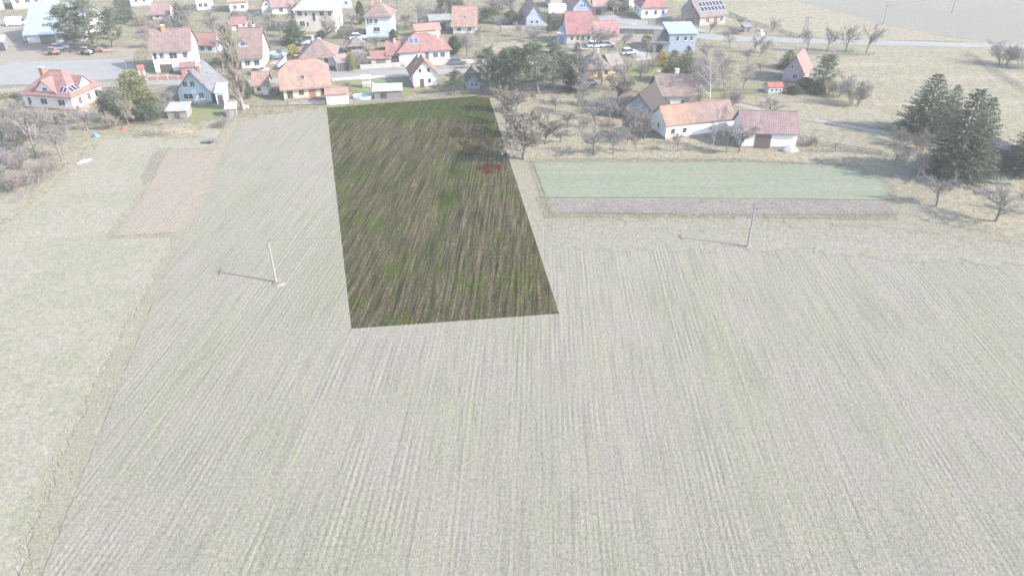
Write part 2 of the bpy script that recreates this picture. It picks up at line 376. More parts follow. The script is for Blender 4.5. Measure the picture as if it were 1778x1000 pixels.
M_plough = earth('ploughed_soil', [(0.3, (0.235, 0.215, 0.195)), (0.55, (0.275, 0.25, 0.222)), (0.75, (0.315, 0.285, 0.25))], 0.25, 4.0, 0.8, uv=True, speck=0.5, grain=(2.5, (0.72, 0.71, 0.7), (1.2, 1.18, 1.15)))
M_plot = earth('tilled_soil', [(0.3, (0.312, 0.268, 0.215)), (0.55, (0.345, 0.298, 0.242)), (0.75, (0.327, 0.282, 0.228))], 0.25, 6.0, 0.6, uv=True, speck=0.32,
               streak=(0.8, 0.05, (0.292, 0.252, 0.205), (0.36, 0.31, 0.255), 0.5), grain=(3.0, (0.8, 0.79, 0.77), (1.12, 1.1, 1.1)))
strip('wheat_field', [(925, 280), (1250, 279), (1480, 289), (1545, 322), (1545, 347), (1150, 343), (948, 343)], M_wheat, 0.6, 0.02, -0.02)
strip('ploughed_strip', [(948, 344), (1150, 344), (1545, 348), (1560, 372), (1250, 373), (955, 369)], M_plough, 0.8, 0.035, -0.02)
strip('tilled_plot', [(290, 263), (386, 262), (362, 330), (325, 402), (196, 410), (234, 360), (262, 318)], M_plot, 0.62, 0.012, -0.03, along=(4, 1))
M_darkplot = earth('weedy_plot', [(0.3, (0.25, 0.232, 0.20)), (0.6, (0.285, 0.27, 0.22)), (0.8, (0.26, 0.265, 0.19))], 0.6, 5.0, 0.8, speck=0.5)
sheet('weedy_bed', [(266, 263), (289, 261), (268, 306), (250, 322), (244, 310)], -0.09, M_darkplot, jag=.3)

# dry strip between the left meadow and the field
sheet('dry_bank', [(10, 1150), (68, 1000), (155, 770), (250, 560), (305, 440), (366, 318), (416, 212), (388, 214), (350, 318), (288, 440), (222, 560), (118, 770), (30, 1000), (-35, 1150)], -0.034, M_dry, jag=.5)

# roads, yards, street
sheet('asphalt_yard', [(-80, 128), (22, 108), (210, 102), (228, 112), (246, 132), (130, 143), (-80, 150)], -0.085, M_asph, jag=.15)
sheet('dirt_yard', [(-80, 30), (60, 34), (50, 75), (130, 80), (240, 84), (228, 104), (100, 106), (0, 112), (-80, 118)], -0.09, M_gravel, jag=.4)
sheet('village_street', [(-80, 160), (130, 146), (260, 139), (420, 139), (570, 129), (700, 121), (840, 118), (840, 126), (700, 131), (575, 138), (420, 147), (260, 147), (130, 156), (-80, 172)], -0.082, M_asph, jag=.1)
sheet('village_lane', [(570, 122), (845, 110), (845, 116), (570, 129)], -0.088, M_gravel, jag=.2)
sheet('main_road', [(905, 44), (1070, 50), (1240, 70), (1400, 75), (1560, 79), (1726, 83), (1980, 90), (1980, 84), (1726, 76), (1560, 71), (1400, 67), (1250, 62), (1085, 43), (905, 38)], -0.08, M_asph, jag=.05)
sheet('side_road', [(1040, 20), (1100, 33), (1160, 42), (1220, 50), (1250, 62), (1120, 47), (1040, 36)], -0.084, M_asph, jag=.1)
sheet('driveway', [(1078, 56), (1150, 60), (1130, 76), (1060, 74)], -0.083, M_gravel, jag=.1)
M_track = paint((0.28, 0.262, 0.235), 0.95, 0.2)
sheet('farm_track', [(1268, 176), (1340, 193), (1440, 210), (1560, 232), (1560, 237), (1440, 215), (1340, 197), (1264, 180)], -0.08, M_track, jag=.15)
sheet('grass_headland', [(950, 388), (1250, 383), (1545, 398), (1778, 428), (2200, 466), (2200, 520), (1778, 462), (1450, 440), (1150, 432), (972, 438)], -0.018, earth('headland_weeds', [(0.3, (0.29, 0.285, 0.225)), (0.5, (0.315, 0.295, 0.25)), (0.7, (0.28, 0.282, 0.205))], 0.3, 5.0, 0.8, speck=0.4, grain=(2.5, (0.75, 0.74, 0.7), (1.2, 1.18, 1.14))), jag=1.7)
# ------------------------------------------------------------------ buildings
WHITE, CREAM, YELLOW, LBLUE = (0.72, 0.70, 0.66), (0.52, 0.48, 0.39), (0.62, 0.53, 0.34), (0.40, 0.47, 0.55)
BROWN_T, RED_T, ORANGE_T, GREY_T, SLATE_T, DARK_T = (0.225, 0.165, 0.152), (0.275, 0.155, 0.142), (0.305, 0.205, 0.168), (0.24, 0.225, 0.21), (0.17, 0.172, 0.185), (0.115, 0.10, 0.092)  # roof colours greyed and paled: hazy wash is part of the colour
WCACHE = {}
def window_meshes(w, h, fc):
    k = (round(w, 2), round(h, 2), fc)
    if k not in WCACHE:
        f = MB(); t = 0.08                              # face plane is local XZ, outside is -Y
        f.box(-w / 2, w / 2, -.06, .0, 0, t); f.box(-w / 2, w / 2, -.06, .0, h - t, h)
        f.box(-w / 2, -w / 2 + t, -.06, .0, t, h - t); f.box(w / 2 - t, w / 2, -.06, .0, t, h - t)
        if w > 0.9: f.box(-.03, .03, -.05, .0, t, h - t)
        f.box(-w / 2 - .06, w / 2 + .06, -.13, .0, -.06, -.003)
        p = MB().box(-w / 2 + .02, w / 2 - .02, -.03, -.004, .02, h - .02)
        WCACHE[k] = (f.mesh('window', paint(fc, 0.5, 0.08)), p.mesh('pane', glass_mat()))
    return WCACHE[k]
def door_mesh(w, h, col):
    k = ('d', round(w, 2), round(h, 2), col)
    if k not in WCACHE:
        d = MB(); d.box(-w / 2, w / 2, -.05, 0, 0, h)
        n = max(2, int(w / 0.45))
        for i in range(n):
            x = -w / 2 + w * (i + .5) / n; d.box(x - w / n * .38, x + w / n * .38, -.075, -.045, .12, h - .12)
        WCACHE[k] = d.mesh('door', paint(col, 0.6, 0.15))
    return WCACHE[k]
class House:
    def __init__(s, name, label, fl, fr, D, h, rise, wall, roof, ridge='x', style='gable', ov=0.45, cat='house', group=None,
                 plinth=(0.30, 0.27, 0.25), rmat=None, wmat=None, base=0.0):
        P, Q = G(*fl), G(*fr); d = Q - P; s.L = L = d.length; s.D = D; s.h = h; s.rise = rise; s.ridge = ridge; s.style = style; s.ov = ov
        rz = math.atan2(d.y, d.x); n = Vector((-d.y, d.x, 0)).normalized()
        c = (P + Q) / 2 + n * D / 2; c.z = -0.1
        s.root = empty(name, c, rz); tag(s.root, label, cat, group)
        s.wmat = wmat or paint(wall, 0.9, 0.10, 0.7); s.rmat = rmat or tiles(roof, 0.28, ridge); s.fc = (0.55, 0.54, 0.52)
        A, B = (L, D) if ridge == 'x' else (D, L)       # A along the ridge, B across
        m = (lambda a, b, z: (a, b, z)) if ridge == 'x' else (lambda a, b, z: (b, a, z))
        w = MB(); hx, hy = A / 2, B / 2; e = 0.0
        t = 0.16; o = ov; sl = rise / hy; up = t * math.sqrt(1 + sl * sl) * 0.9
        if style == 'gable':
            w.prism([m(-hx, -hy, e), m(-hx, hy, e), m(-hx, hy, h), m(-hx, 0, h + rise), m(-hx, -hy, h)], Vector(m(A, 0, 0)))
            z0 = h - sl * o + up; zr = h + rise + up
            polys = [[m(-hx - o, -hy - o, z0), m(hx + o, -hy - o, z0), m(hx + o, 0, zr), m(-hx - o, 0, zr)],
                     [m(-hx - o, hy + o, z0), m(-hx - o, 0, zr), m(hx + o, 0, zr), m(hx + o, hy + o, z0)]]
        elif style == 'halfhip':
            k = 0.55; c_ = rise * 0.45; zc = h + rise * k
            w.prism([m(-hx, -hy, e), m(-hx, hy, e), m(-hx, hy, h), m(-hx, hy * (1 - k), zc - .05), m(-hx, -hy * (1 - k), zc - .05), m(-hx, -hy, h)], Vector(m(A, 0, 0)))
            z0 = h - sl * o + up; zr = h + rise + up; z1 = zc + up; y1 = hy * (1 - k)
            polys = [[m(-hx - o, -hy - o, z0), m(hx + o, -hy - o, z0), m(hx + o, -y1, z1), m(hx - c_, 0, zr), m(-hx + c_, 0, zr), m(-hx - o, -y1, z1)],
                     [m(hx + o, hy + o, z0), m(-hx - o, hy + o, z0), m(-hx - o, y1, z1), m(-hx + c_, 0, zr), m(hx - c_, 0, zr), m(hx + o, y1, z1)],
                     [m(hx + o, -y1, z1), m(hx + o, y1, z1), m(hx - c_, 0, zr)], [m(-hx - o, y1, z1), m(-hx - o, -y1, z1), m(-hx + c_, 0, zr)]]
        elif style == 'hip':
            w.prism([m(-hx, -hy, e), m(hx, -hy, e), m(hx, hy, e), m(-hx, hy, e)], (0, 0, h))
            r = max(hx - hy * 0.95, 0.15); s.hr = r; z0 = h - sl * o + up; zr = h + rise + up
            a, b, c2, d2 = m(-hx - o, -hy - o, z0), m(hx + o, -hy - o, z0), m(hx + o, hy + o, z0), m(-hx - o, hy + o, z0); e1, e2 = m(-r, 0, zr), m(r, 0, zr)
            polys = [[a, b, e2, e1], [b, c2, e2], [c2, d2, e1, e2], [d2, a, e1]]
        elif style == 'shed':                           # one slope, low in front
            w.prism([m(-hx, -hy, e), m(-hx, hy, e), m(-hx, hy, h + rise), m(-hx, -hy, h)], Vector(m(A, 0, 0)))
            sl2 = rise / B; z0, z1 = h - sl2 * o + t, h + rise + sl2 * o + t
            polys = [[m(-hx - o, -hy - o, z0), m(hx + o, -hy - o, z0), m(hx + o, hy + o, z1), m(-hx - o, hy + o, z1)]]
        s.wall = w.build('wall', s.wmat, s.root)
        s.roof = MB().slab(polys, t).build('roof', s.rmat, s.root); s.up = up
        if style in ('gable', 'halfhip', 'hip'):
            rl = hx + o if style == 'gable' else (hx - rise * .45 if style == 'halfhip' else s.hr)
            MB().tube(m(-rl, 0, zr - .02), m(rl, 0, zr - .02), .12, .12, 6).build('ridge_cap', s.rmat, s.roof)
        if plinth:
            q = .03; MB().box(-L / 2 - q, L / 2 + q, -D / 2 - q, D / 2 + q, -.05, .38).build('plinth', paint(plinth, .9, .2), s.root)
        if style in ('gable', 'halfhip') and cat == 'house':
            zz = h - sl * o + up - t - .03
            for sg in (-1, 1): MB().tube(m(-hx - o, sg * (hy + o + .06), zz), m(hx + o, sg * (hy + o + .06), zz), .065, .065, 6).build('gutter', paint((0.22, 0.20, 0.19), .5, .1), s.roof)
    def face(s, f, fr, z):
        L, D = s.L, s.D; e = .002
        if f == 'f': return (L * (fr - .5), -D / 2 - e, z), 0.0
        if f == 'r': return (L / 2 + e, D * (fr - .5), z), math.pi / 2
        if f == 'l': return (-L / 2 - e, -D * (fr - .5), z), -math.pi / 2
        return (-L * (fr - .5), D / 2 + e, z), math.pi
    def win(s, *specs, fc=None):
        for f, fr, z, w, h in specs:
            loc, rz = s.face(f, fr, z); a, b = window_meshes(w, h, fc or s.fc)
            o = link('window', a, s.root, loc, (0, 0, rz)); link('pane', b, o)
        return s
    def door(s, f, fr, w, h, col=(0.16, 0.10, 0.07), z=.02, label=None):
        loc, rz = s.face(f, fr, z); o = link('door', door_mesh(w, h, col), s.root, loc, (0, 0, rz))
        k = MB().tube((w * .36, -.13, h * .48), (w * .36, -.05, h * .48), .05, .05, 6); k.build('handle', paint((.4, .4, .4), .3, .05), o)
        if label: o['label'] = label
        return s
    def chimney(s, x, y, top, w=.55, col=(0.36, 0.16, 0.10), d=None):
        """x, y in metres from the middle, top above the ridge"""
        zr = s.h + s.rise + s.up; d = d or w; c = MB().box(x - w / 2, x + w / 2, y - d / 2, y + d / 2, s.h + s.rise * .3, zr + top)
        o = c.build('chimney', paint(col, .9, .2, 3.0), s.roof); q = .07
        cap = MB().box(x - w / 2 - q, x + w / 2 + q, y - d / 2 - q, y + d / 2 + q, zr + top + .002, zr + top + .12).build('chimney_cap', paint((.45, .43, .4), .9, .15), s.roof)
        return s
    def slope(s, f):
        """origin at the eave middle, along, up-slope, slope length"""
        L, D, h, r = s.L, s.D, s.h, s.rise
        if f in 'fb':
            run = D / 2 if (s.ridge == 'x' or s.style == 'hip') else D / 2
            if s.style == 'shed': run = D
            sg = -1 if f == 'f' else 1; v = Vector((0, -sg * run, r)); o = Vector((0, sg * D / 2, h + s.up)); u = Vector((-sg * 1.0, 0, 0))
            if s.style == 'hip' and s.ridge == 'y': v = Vector((0, -sg * (D / 2 - s.hr), r))
        else:
            sg = 1 if f == 'r' else -1; run = L / 2
            if s.style == 'hip' and s.ridge == 'x': run = L / 2 - s.hr
            v = Vector((-sg * run, 0, r)); o = Vector((sg * L / 2, 0, h + s.up)); u = Vector((0, sg * 1.0, 0))
        return o, u, v
    def on_roof(s, name, f, a, t, w, l, mat, thick=.07, child=None):
        """a thin plate on the roof: a metres along, t fraction up the slope, w along, l up"""
        o, u, v = s.slope(f); n = u.cross(v.normalized()).normalized()
        if n.z < 0: n = -n
        M = Matrix((u, v.normalized(), n)).transposed()
        me = MB().box(-w / 2, w / 2, -l / 2, l / 2, .02, .02 + thick).mesh(name, mat)
        ob = link(name, me, s.roof, o + u * a + v * t, M.to_euler()); 
        if child:
            cm = MB().box(-w / 2 + .07, w / 2 - .07, -l / 2 + .07, l / 2 - .07, .02 + thick - .01, .022 + thick + .01).mesh(child[0], child[1]); link(child[0], cm, ob)
        return ob
    def skylight(s, f, a, t, w=.8, l=1.1):
        s.on_roof('skylight', f, a, t, w, l, paint((.35, .36, .38), .5, .1), .09, ('pane', glass_mat())); return s
    def solar(s, f, a, t, nx, ny, w=1.0, l=1.5, col=(0.035, 0.04, 0.06)):
        o, u, v = s.slope(f); sl = v.length; m = paint((.45, .46, .48), .4, .05); p = paint(col, .2, .2, 2.0, spec=.5)
        for i in range(nx):
            for j in range(ny): s.on_roof('solar_panel', f, a + (i - (nx - 1) / 2) * (w + .06), t + (j - (ny - 1) / 2) * (l + .06) / sl, w, l, m, .06, ('cells', p))
        return s
    def gable_dormer(s, f, a, w, zb, h, rise, depth, wall=WHITE, win=(0.8, 0.8), ov=.25):
        """a small house-front standing in the slope: a along the slope, floor height zb"""
        o, u, v = s.slope(f); vv = Vector((v.x, v.y, 0)); t = max(0.0, (zb - s.h) / s.rise)
        base = Vector((o.x, o.y, 0)) + u * a + vv * t; rz = math.atan2(u.y, u.x)
        wm = MB().prism([(-w / 2, 0, zb - .4), (w / 2, 0, zb - .4), (w / 2, 0, zb + h), (0, 0, zb + h + rise), (-w / 2, 0, zb + h)], (0, depth, 0)).mesh('dormer', paint(wall, .9, .1))
        d = link('dormer', wm, s.root, base, (0, 0, rz))
        q = ov; zz = zb + h - rise / (w / 2) * q + .14; zr = zb + h + rise + .14
        MB().slab([[(-w / 2 - q, -q, zz), (0, -q, zr), (0, depth, zr), (-w / 2 - q, depth, zz)], [(0, -q, zr), (w / 2 + q, -q, zz), (w / 2 + q, depth, zz), (0, depth, zr)]], .13).build('dormer_roof', s.rmat, d)
        if win:
            a_, b_ = window_meshes(win[0], win[1], s.fc); link('window', a_, d, (0, -.002, zb + .25)); link('pane', b_, d, (0, -.003, zb + .25))
        return s

# --- left end of the village
h = House('hip_roofed_house', 'white house with red hipped roof and solar panels at the left edge', (46, 187), (130, 193), 8.6, 3.0, 3.4, (0.70, 0.62, 0.58), RED_T, style='hip', plinth=(0.36, 0.20, 0.16))
h.win(('f', .42, 1.0, 1.5, 1.2), ('f', .78, 1.0, 1.6, 1.2), ('f', .12, .6, .9, 1.6), ('r', .25, .8, 1.0, 1.5), ('r', .55, .8, 1.0, 1.5), ('r', .8, .8, .9, 1.5))
h.gable_dormer('f', -.2, 4.8, 3.3, .15, 2.2, 3.6, WHITE, (1.0, .7), .4).gable_dormer('r', .6, 3.4, 3.4, .5, 1.6, 2.6, WHITE, None, .3)
h.chimney(-2.6, -.6, .5, .75).solar('r', -1.9, .20, 3, 1, .9, 1.4).solar('f', 3.6, .20, 2, 1, .75, 1.4)

M_bluemetal = paint((0.27, 0.315, 0.38), .45, .08, .5)
h = House('metal_barn', 'large barn with a pale blue sheet metal roof behind the pines', (50, 77), (150, 73), 19, 2.6, 5.2, (0.55, 0.54, 0.53), (0.4, 0.4, 0.4), ov=.6, cat='barn', rmat=M_bluemetal)
h.door('f', .35, 3.6, 2.8, (.16, .15, .15)).door('f', .75, 3.6, 2.8, (.16, .15, .15))
for i in range(9): h.on_roof('roof_seam', 'f', -h.L / 2 + (i + .5) * h.L / 9, .48, .07, 8.6, paint((.24, .28, .34), .5, .05), .05)
h = House('lean_to', 'low pale lean-to built against the left end of the metal barn', (42, 71), (54, 73), 9, 2.6, 1.2, (0.66, 0.65, 0.64), (0.4, 0.4, 0.4), style='shed', ov=.2, cat='shed', rmat=M_bluemetal, plinth=None)
h.door('f', .5, 1.6, 2.1, (.3, .3, .32))
h = House('open_shed', 'dark open shed at the left edge beside the dirt yard', (-14, 90), (10, 88), 4, 2.2, .5, (0.22, 0.22, 0.24), (.3, .3, .33), style='shed', ov=.3, cat='shed', rmat=paint((.34, .34, .37), .6, .15), plinth=None)
h.door('f', .75, 1.6, 1.8, (.05, .055, .06))

h = House('white_house', 'white two-storey house with a weathered brown roof and an orange chimney', (271, 127), (337, 124), 8.2, 5.0, 3.6, WHITE, BROWN_T, plinth=(.42, .3, .26))
h.win(('f', .08, 3.0, .8, 1.5), ('f', .25, 3.1, .95, 1.3), ('f', .55, 3.0, 1.7, 1.4), ('f', .86, 3.1, 1.0, 1.3), ('f', .7, .9, 1.0, .8), ('r', .35, 5.3, .8, 1.0), ('r', .55, 2.9, .9, 1.2))
h.door('f', .3, 2.6, 1.9, (.10, .09, .085)).chimney(-1.4, -.4, .7, .7, (0.42, 0.22, 0.13))
h = House('entrance_porch', 'low red-roofed porch at the front of the white two-storey house', (316, 131), (341, 129), 1.8, 1.7, .55, (.30, .17, .14), RED_T, style='shed', ov=.2, cat='porch', plinth=None)
h.win(('f', .5, .6, .9, .7))
h = House('red_roofed_annexe', 'small building with a bright red roof right of the white two-storey house', (346, 95), (375, 95), 5.0, 2.5, 2.0, (0.42, 0.45, 0.48), RED_T, ov=.35)
h.win(('f', .25, .8, 1.1, 1.2), ('f', .7, .8, 1.1, 1.2), ('r', .5, 1.1, .8, 1.0))
h = House('steep_roofed_house', 'tall house with a steep brown tiled roof and white gable behind the poplar', (421, 121), (457, 120), 9.0, 2.9, 5.2, WHITE, BROWN_T)
h.win(('f', .3, .9, 1.2, 1.2), ('f', .75, .9, 1.2, 1.2), ('r', .3, .9, 1.0, 1.2), ('r', .65, .9, 1.0, 1.2), ('r', .38, 3.7, .9, 1.2), ('r', .62, 3.7, .9, 1.2))
h.gable_dormer('f', -1.6, 2.0, 4.6, .9, .7, 2.4, LBLUE, (1.0, .9)).chimney(-2.2, .5, .4, .6, (.6, .58, .55)).chimney(.6, .7, .3, .5, (.6, .58, .55))
h = House('pale_blue_house', 'pale blue gabled house with a dark slate roof left of the poplar', (313, 179), (369, 178), 8.2, 2.6, 3.5, LBLUE, SLATE_T, ridge='y', ov=.7)
h.win(('f', .28, 3.2, 1.0, 1.25), ('f', .5, 3.2, 1.0, 1.25), ('f', .3, .8, 1.9, 1.2), ('f', .7, .9, 1.1, 1.25), ('r', .3, .9, 1.0, 1.2), ('r', .7, .9, 1.0, 1.2), fc=(.55, .62, .68))
h.chimney(.9, -1.4, .4, .6, (.40, .2, .15)).skylight('r', .6, .5).skylight('r', 1.8, .38, .5, .6)
h = House('white_carport', 'white timber carport at the right side of the pale blue house', (377, 181), (393, 180), 5.0, 2.3, .4, (0.66, 0.66, 0.66), (.4, .4, .4), style='shed', ov=.2, cat='carport', rmat=paint((.5, .5, .52), .6, .1), plinth=None)
h.door('f', .5, 1.0, 1.9, (.12, .12, .13))
h = House('orange_roofed_shed', 'small yellow outbuilding with an orange roof left of the yellow house', (443, 165), (467, 164), 4.2, 2.2, 1.9, YELLOW, ORANGE_T, ov=.4, cat='shed')
h.door('f', .78, .9, 1.9, (.55, .6, .66)).win(('f', .35, .8, .9, .9))
h = House('yellow_house', 'yellow house with a broad orange half-hipped roof and one skylight', (494, 174), (573, 168), 7.6, 2.75, 4.0, YELLOW, ORANGE_T, style='halfhip', ov=.6)
h.win(('f', .14, .35, 1.15, 1.9), ('f', .39, .95, 1.0, 1.2), ('f', .86, .5, .9, 1.6), ('r', .35, .9, .9, 1.2), ('r', .7, .9, .9, 1.2), fc=(.30, .12, .10))
h.door('f', .63, 1.3, 2.05, (.36, .15, .12)).skylight('f', -.3, .28, .75, 1.0)
h = House('white_garage', 'small white garage with an orange roof at the corner of the dark parcel', (568, 182), (605, 180), 3.4, 2.05, .75, (.68, .69, .7), ORANGE_T, ov=.25, cat='garage', plinth=None)
h.door('f', .6, 2.5, 1.75, (.62, .63, .64)).door('f', .13, .6, 1.7, (.45, .52, .6))
h = House('timber_shed', 'grey timber shed with a corrugated pale roof beside the pool', (650, 173), (698, 171), 2.8, 1.75, .45, (.19, .175, .165), (.4, .4, .4), style='shed', ov=.25, cat='shed', rmat=paint((.42, .43, .45), .5, .15, 3.0), plinth=None)
for i in range(14): h.on_roof('roof_sheet', 'f', -h.L / 2 + (i + .5) * h.L / 14, .5, h.L / 14 * .6, 2.7, h.rmat, .04)
h.door('f', .35, 1.2, 1.35, (.07, .065, .06))
h = House('small_gabled_house', 'small white gabled house with one brown and one orange roof slope', (719, 153), (759, 150), 6.4, 3.0, 2.6, (.78, .77, .75), (0.30, 0.165, 0.115), ridge='y', ov=.55)
h.win(('f', .3, 3.15, .65, .95), ('f', .66, 3.15, .65, .95), ('f', .68, .9, .75, 1.0), ('l', .5, .9, .9, 1.1), ('r', .5, .9, .9, 1.1)).door('f', .36, .9, 1.9, (.1, .09, .09)).chimney(-.5, .8, .2, .5, (.5, .48, .45)).skylight('l', .4, .5, .5, .9)
h = House('log_cabin', 'dark wooden cabin with a pale blue front under the pines by the parcel', (812, 157), (834, 156), 4.2, 2.2, 1.5, (.34, .42, .54), DARK_T, ridge='y', ov=.6, cat='cabin')
h.win(('f', .35, .8, .55, .85), ('f', .66, .8, .55, .85), fc=(.6, .6, .6))
# --- row behind the street
h = House('red_bungalow', 'long bungalow with a red hipped roof and one large solar panel behind the street', (694, 111), (781, 105), 8.8, 2.9, 2.6, (.60, .64, .70), RED_T, style='hip', ov=.6)
h.win(('f', .72, .9, 1.2, 1.2), ('f', .86, .9, 1.2, 1.2), ('f', .55, .5, 1.0, 1.8), ('r', .4, .9, 1.2, 1.2)).door('f', .18, 2.8, 2.3, (.48, .56, .62)).solar('f', -2.0, .55, 2, 1, 1.1, 1.9, (.09, .13, .2)).chimney(4.2, .9, .2, .55, (.5, .47, .44))
h = House('bungalow_wing', 'lower red-roofed wing at the left end of the red bungalow', (673, 111), (694, 110.5), 8.0, 2.2, 2.0, (.22, .22, .23), RED_T, ov=.35)
h.door('f', .5, 2.2, 1.9, (.08, .08, .085)).chimney(.4, -.6, .5, .4, (.6, .58, .55))
h = House('red_garage', 'low garage with a bright red roof beside the street gate', (645, 113), (679, 112), 3.6, 1.5, 1.2, (.5, .48, .46), RED_T, ov=.25, cat='garage')
h.door('f', .5, 2.2, 1.4, (.2, .18, .17))
h = House('brown_bungalow', 'white bungalow with a wide brown hipped roof behind the yellow house', (526, 118), (582, 116), 9.0, 2.6, 2.7, (.74, .70, .67), BROWN_T, style='hip', ov=.7)
h.win(('f', .2, 1.0, 1.0, 1.2), ('f', .38, 1.0, 1.0, 1.2), ('f', .75, 1.0, 1.0, 1.3), ('r', .4, 1.0, 1.0, 1.2)).chimney(-1.2, 1.0, .3, .5, (.5, .45, .42))
h = House('dark_garage', 'garage with a dark door right of the brown bungalow', (586, 124), (607, 122), 5.0, 2.1, .3, (.56, .5, .46), (.3, .2, .18), style='shed', ov=.2, cat='garage', rmat=paint((.34, .25, .22), .8, .2), plinth=None)
h.door('f', .5, 2.5, 1.8, (.10, .10, .11))
h = House('garden_pavilion', 'open dark garden pavilion with a pyramid roof between bungalow and blue house', (608, 92), (632, 91), 4.0, 1.9, 1.4, (.16, .14, .13), (.2, .17, .16), style='hip', ov=.5, cat='pavilion')
h.win(('f', .3, .5, 1.0, 1.1), ('f', .7, .5, 1.0, 1.1))
h = House('large_cream_house', 'large cream two-storey house with a pale grey hipped roof at the top', (517, 57), (583, 57), 10.5, 6.2, 4.2, CREAM, (.50, .50, .50), style='hip', ov=.6, rmat=paint((.36, .36, .365), .6, .14, 1.5))
h.win(('f', .12, 4.3, 1.3, 1.3), ('f', .28, 4.3, .8, 1.0), ('f', .7, 4.3, 1.4, 1.3), ('f', .9, 4.3, 1.1, 1.3), ('f', .16, 1.6, 1.4, 1.5), ('f', .3, 1.7, .7, 1.1), ('f', .72, 1.6, 1.4, 1.4), ('r', .3, 4.3, 1.2, 1.3), ('r', .65, 1.7, 1.2, 1.3), ('f', .48, 3.0, .9, 2.2))
h.chimney(-1.6, .6, .6, .7, (.5, .48, .45))
h = House('blue_villa', 'square pale blue two-storey villa with a brown pyramid roof', (637, 66), (681, 66), 7.6, 5.6, 2.6, (.52, .58, .66), BROWN_T, style='hip', ov=.5)
h.win(('f', .22, 3.6, 1.0, 1.3), ('f', .42, 3.7, 1.0, 1.2), ('f', .42, 1.6, 1.7, 1.2), ('f', .1, 3.4, .6, 1.5), ('r', .4, 3.6, 1.0, 1.2), ('r', .4, 1.5, 1.0, 1.2)).chimney(-1.9, .4, .3, .55, (.5, .33, .25)).chimney(.2, .5, .3, .6, (.5, .38, .32))
h = House('orange_roofed_house', 'house with a steep plain orange roof left of the big pine group', (787, 60), (827, 60), 7.0, 2.4, 4.0, (.62, .58, .54), (.32, .215, .175), ov=.4)
h.win(('f', .25, .8, 1.2, 1.2), ('f', .7, .8, 1.2, 1.2), ('r', .5, 3.0, .9, 1.1)).skylight('f', .1, .4, .5, .7)
h = House('tin_roofed_shed', 'low white-walled shed with a grey tin roof left of the orange-roofed house', (748, 52), (782, 50), 5.0, 2.0, 1.3, (.56, .54, .5), (.27, .26, .26), ov=.4, cat='shed')
h.door('f', .6, 1.8, 1.6, (.1, .09, .09))
h = House('pink_shed', 'long low shed with a pinkish roof behind the red bungalow', (722, 66), (765, 63), 4.5, 1.9, 1.0, (.5, .36, .32), (.34, .21, .17), ov=.3, cat='shed')
h.door('f', .3, 1.6, 1.5, (.3, .33, .36))
# --- top left
h = House('brick_red_house', 'brick-red roofed house with white gables at the top left corner', (24, 17), (74, 13), 9, 4.0, 3.6, WHITE, (.36, .22, .20), ov=.4)
h.win(('f', .2, 1.6, 1.2, 1.6), ('f', .55, 1.6, 1.4, 1.6), ('f', .85, 1.6, 1.2, 1.6), ('l', .5, 2.0, 1.0, 1.3))
h = House('left_corner_house', 'white house cut by the left edge beside the brick-red house', (-26, 20), (8, 17), 8, 4.2, 3.4, WHITE, (.3, .2, .18), ov=.4)
h.win(('f', .75, 1.6, 1.1, 1.5), ('f', .4, 1.6, 1.1, 1.5))
h = House('white_barn', 'white-walled barn beyond the metal barn at the top left', (78, 12), (104, 8), 9, 4.0, 3.0, (.76, .75, .73), (.3, .24, .22), ov=.4, cat='barn')
h.win(('f', .5, 1.5, 1.2, 1.2))
h = House('pale_gabled_house', 'white gabled house behind the conifers at the top left', (228, 12), (262, 10), 8, 3.6, 3.4, (.76, .75, .72), (.30, .2, .18), ridge='y', ov=.4)
h.win(('f', .3, 1.2, 1.0, 1.3), ('f', .7, 1.2, 1.0, 1.3), ('f', .5, 4.0, .9, 1.1))
h = House('purple_roofed_cottage', 'low cottage with a dull purple-brown roof among far gardens', (266, 36), (296, 35), 6, 1.8, 2.4, (.5, .42, .4), (.26, .18, .18), ov=.3)
h.win(('f', .3, .6, 1.0, .9)).door('f', .75, .9, 1.5, (.2, .12, .1))
h = House('far_white_villa', 'white villa with pale terrace at the top beyond the bare gardens', (343, 19), (366, 18), 7, 3.6, 1.2, (.78, .77, .76), (.5, .48, .46), style='hip', ov=.4)
h.win(('f', .3, 1.0, 1.2, 1.2), ('f', .7, 1.0, 1.2, 1.2))
h = House('far_flat_house', 'white house with a dull orange lower roof at the top edge', (400, 22), (432, 20), 8, 3.2, 3.0, (.76, .74, .7), (.34, .22, .17), ov=.4)
h.win(('f', .3, .9, 1.1, 1.2), ('f', .7, .9, 1.1, 1.2), ('r', .5, 1.0, 1.0, 1.2))
h = House('mauve_roofed_house', 'long house with a mauve roof and white gable left of the cream house', (474, 27), (512, 25), 8.5, 2.6, 4.4, (.7, .7, .72), (.29, .19, .19), ov=.4)
h.win(('f', .4, .8, 1.2, 1.2), ('r', .5, 3.2, .9, 1.1))
h = House('grey_gabled_annexe', 'pale grey gabled annexe in front of the mauve roof', (456, 27), (476, 26), 5, 2.4, 2.2, (.50, .53, .58), (.33, .2, .17), ridge='y', ov=.35)
h.win(('f', .45, 2.6, .8, .9), ('f', .5, .7, 1.2, 1.1))
h = House('small_red_roof', 'small red-roofed shed behind the steep brown roof', (404, 56), (428, 55), 4, 2.0, 1.4, (.5, .45, .42), RED_T, ov=.3, cat='shed')
h.door('f', .5, 1.2, 1.6, (.15, .1, .09))
h = House('blue_garage', 'blue-grey house with a white lower storey right of the cream house', (592, 16), (612, 15), 7, 3.4, 2.6, (.34, .40, .5), (.25, .2, .2), ridge='y', ov=.4)
h.win(('f', .5, 1.2, 1.0, 1.1), ('f', .5, 3.6, .8, .9))
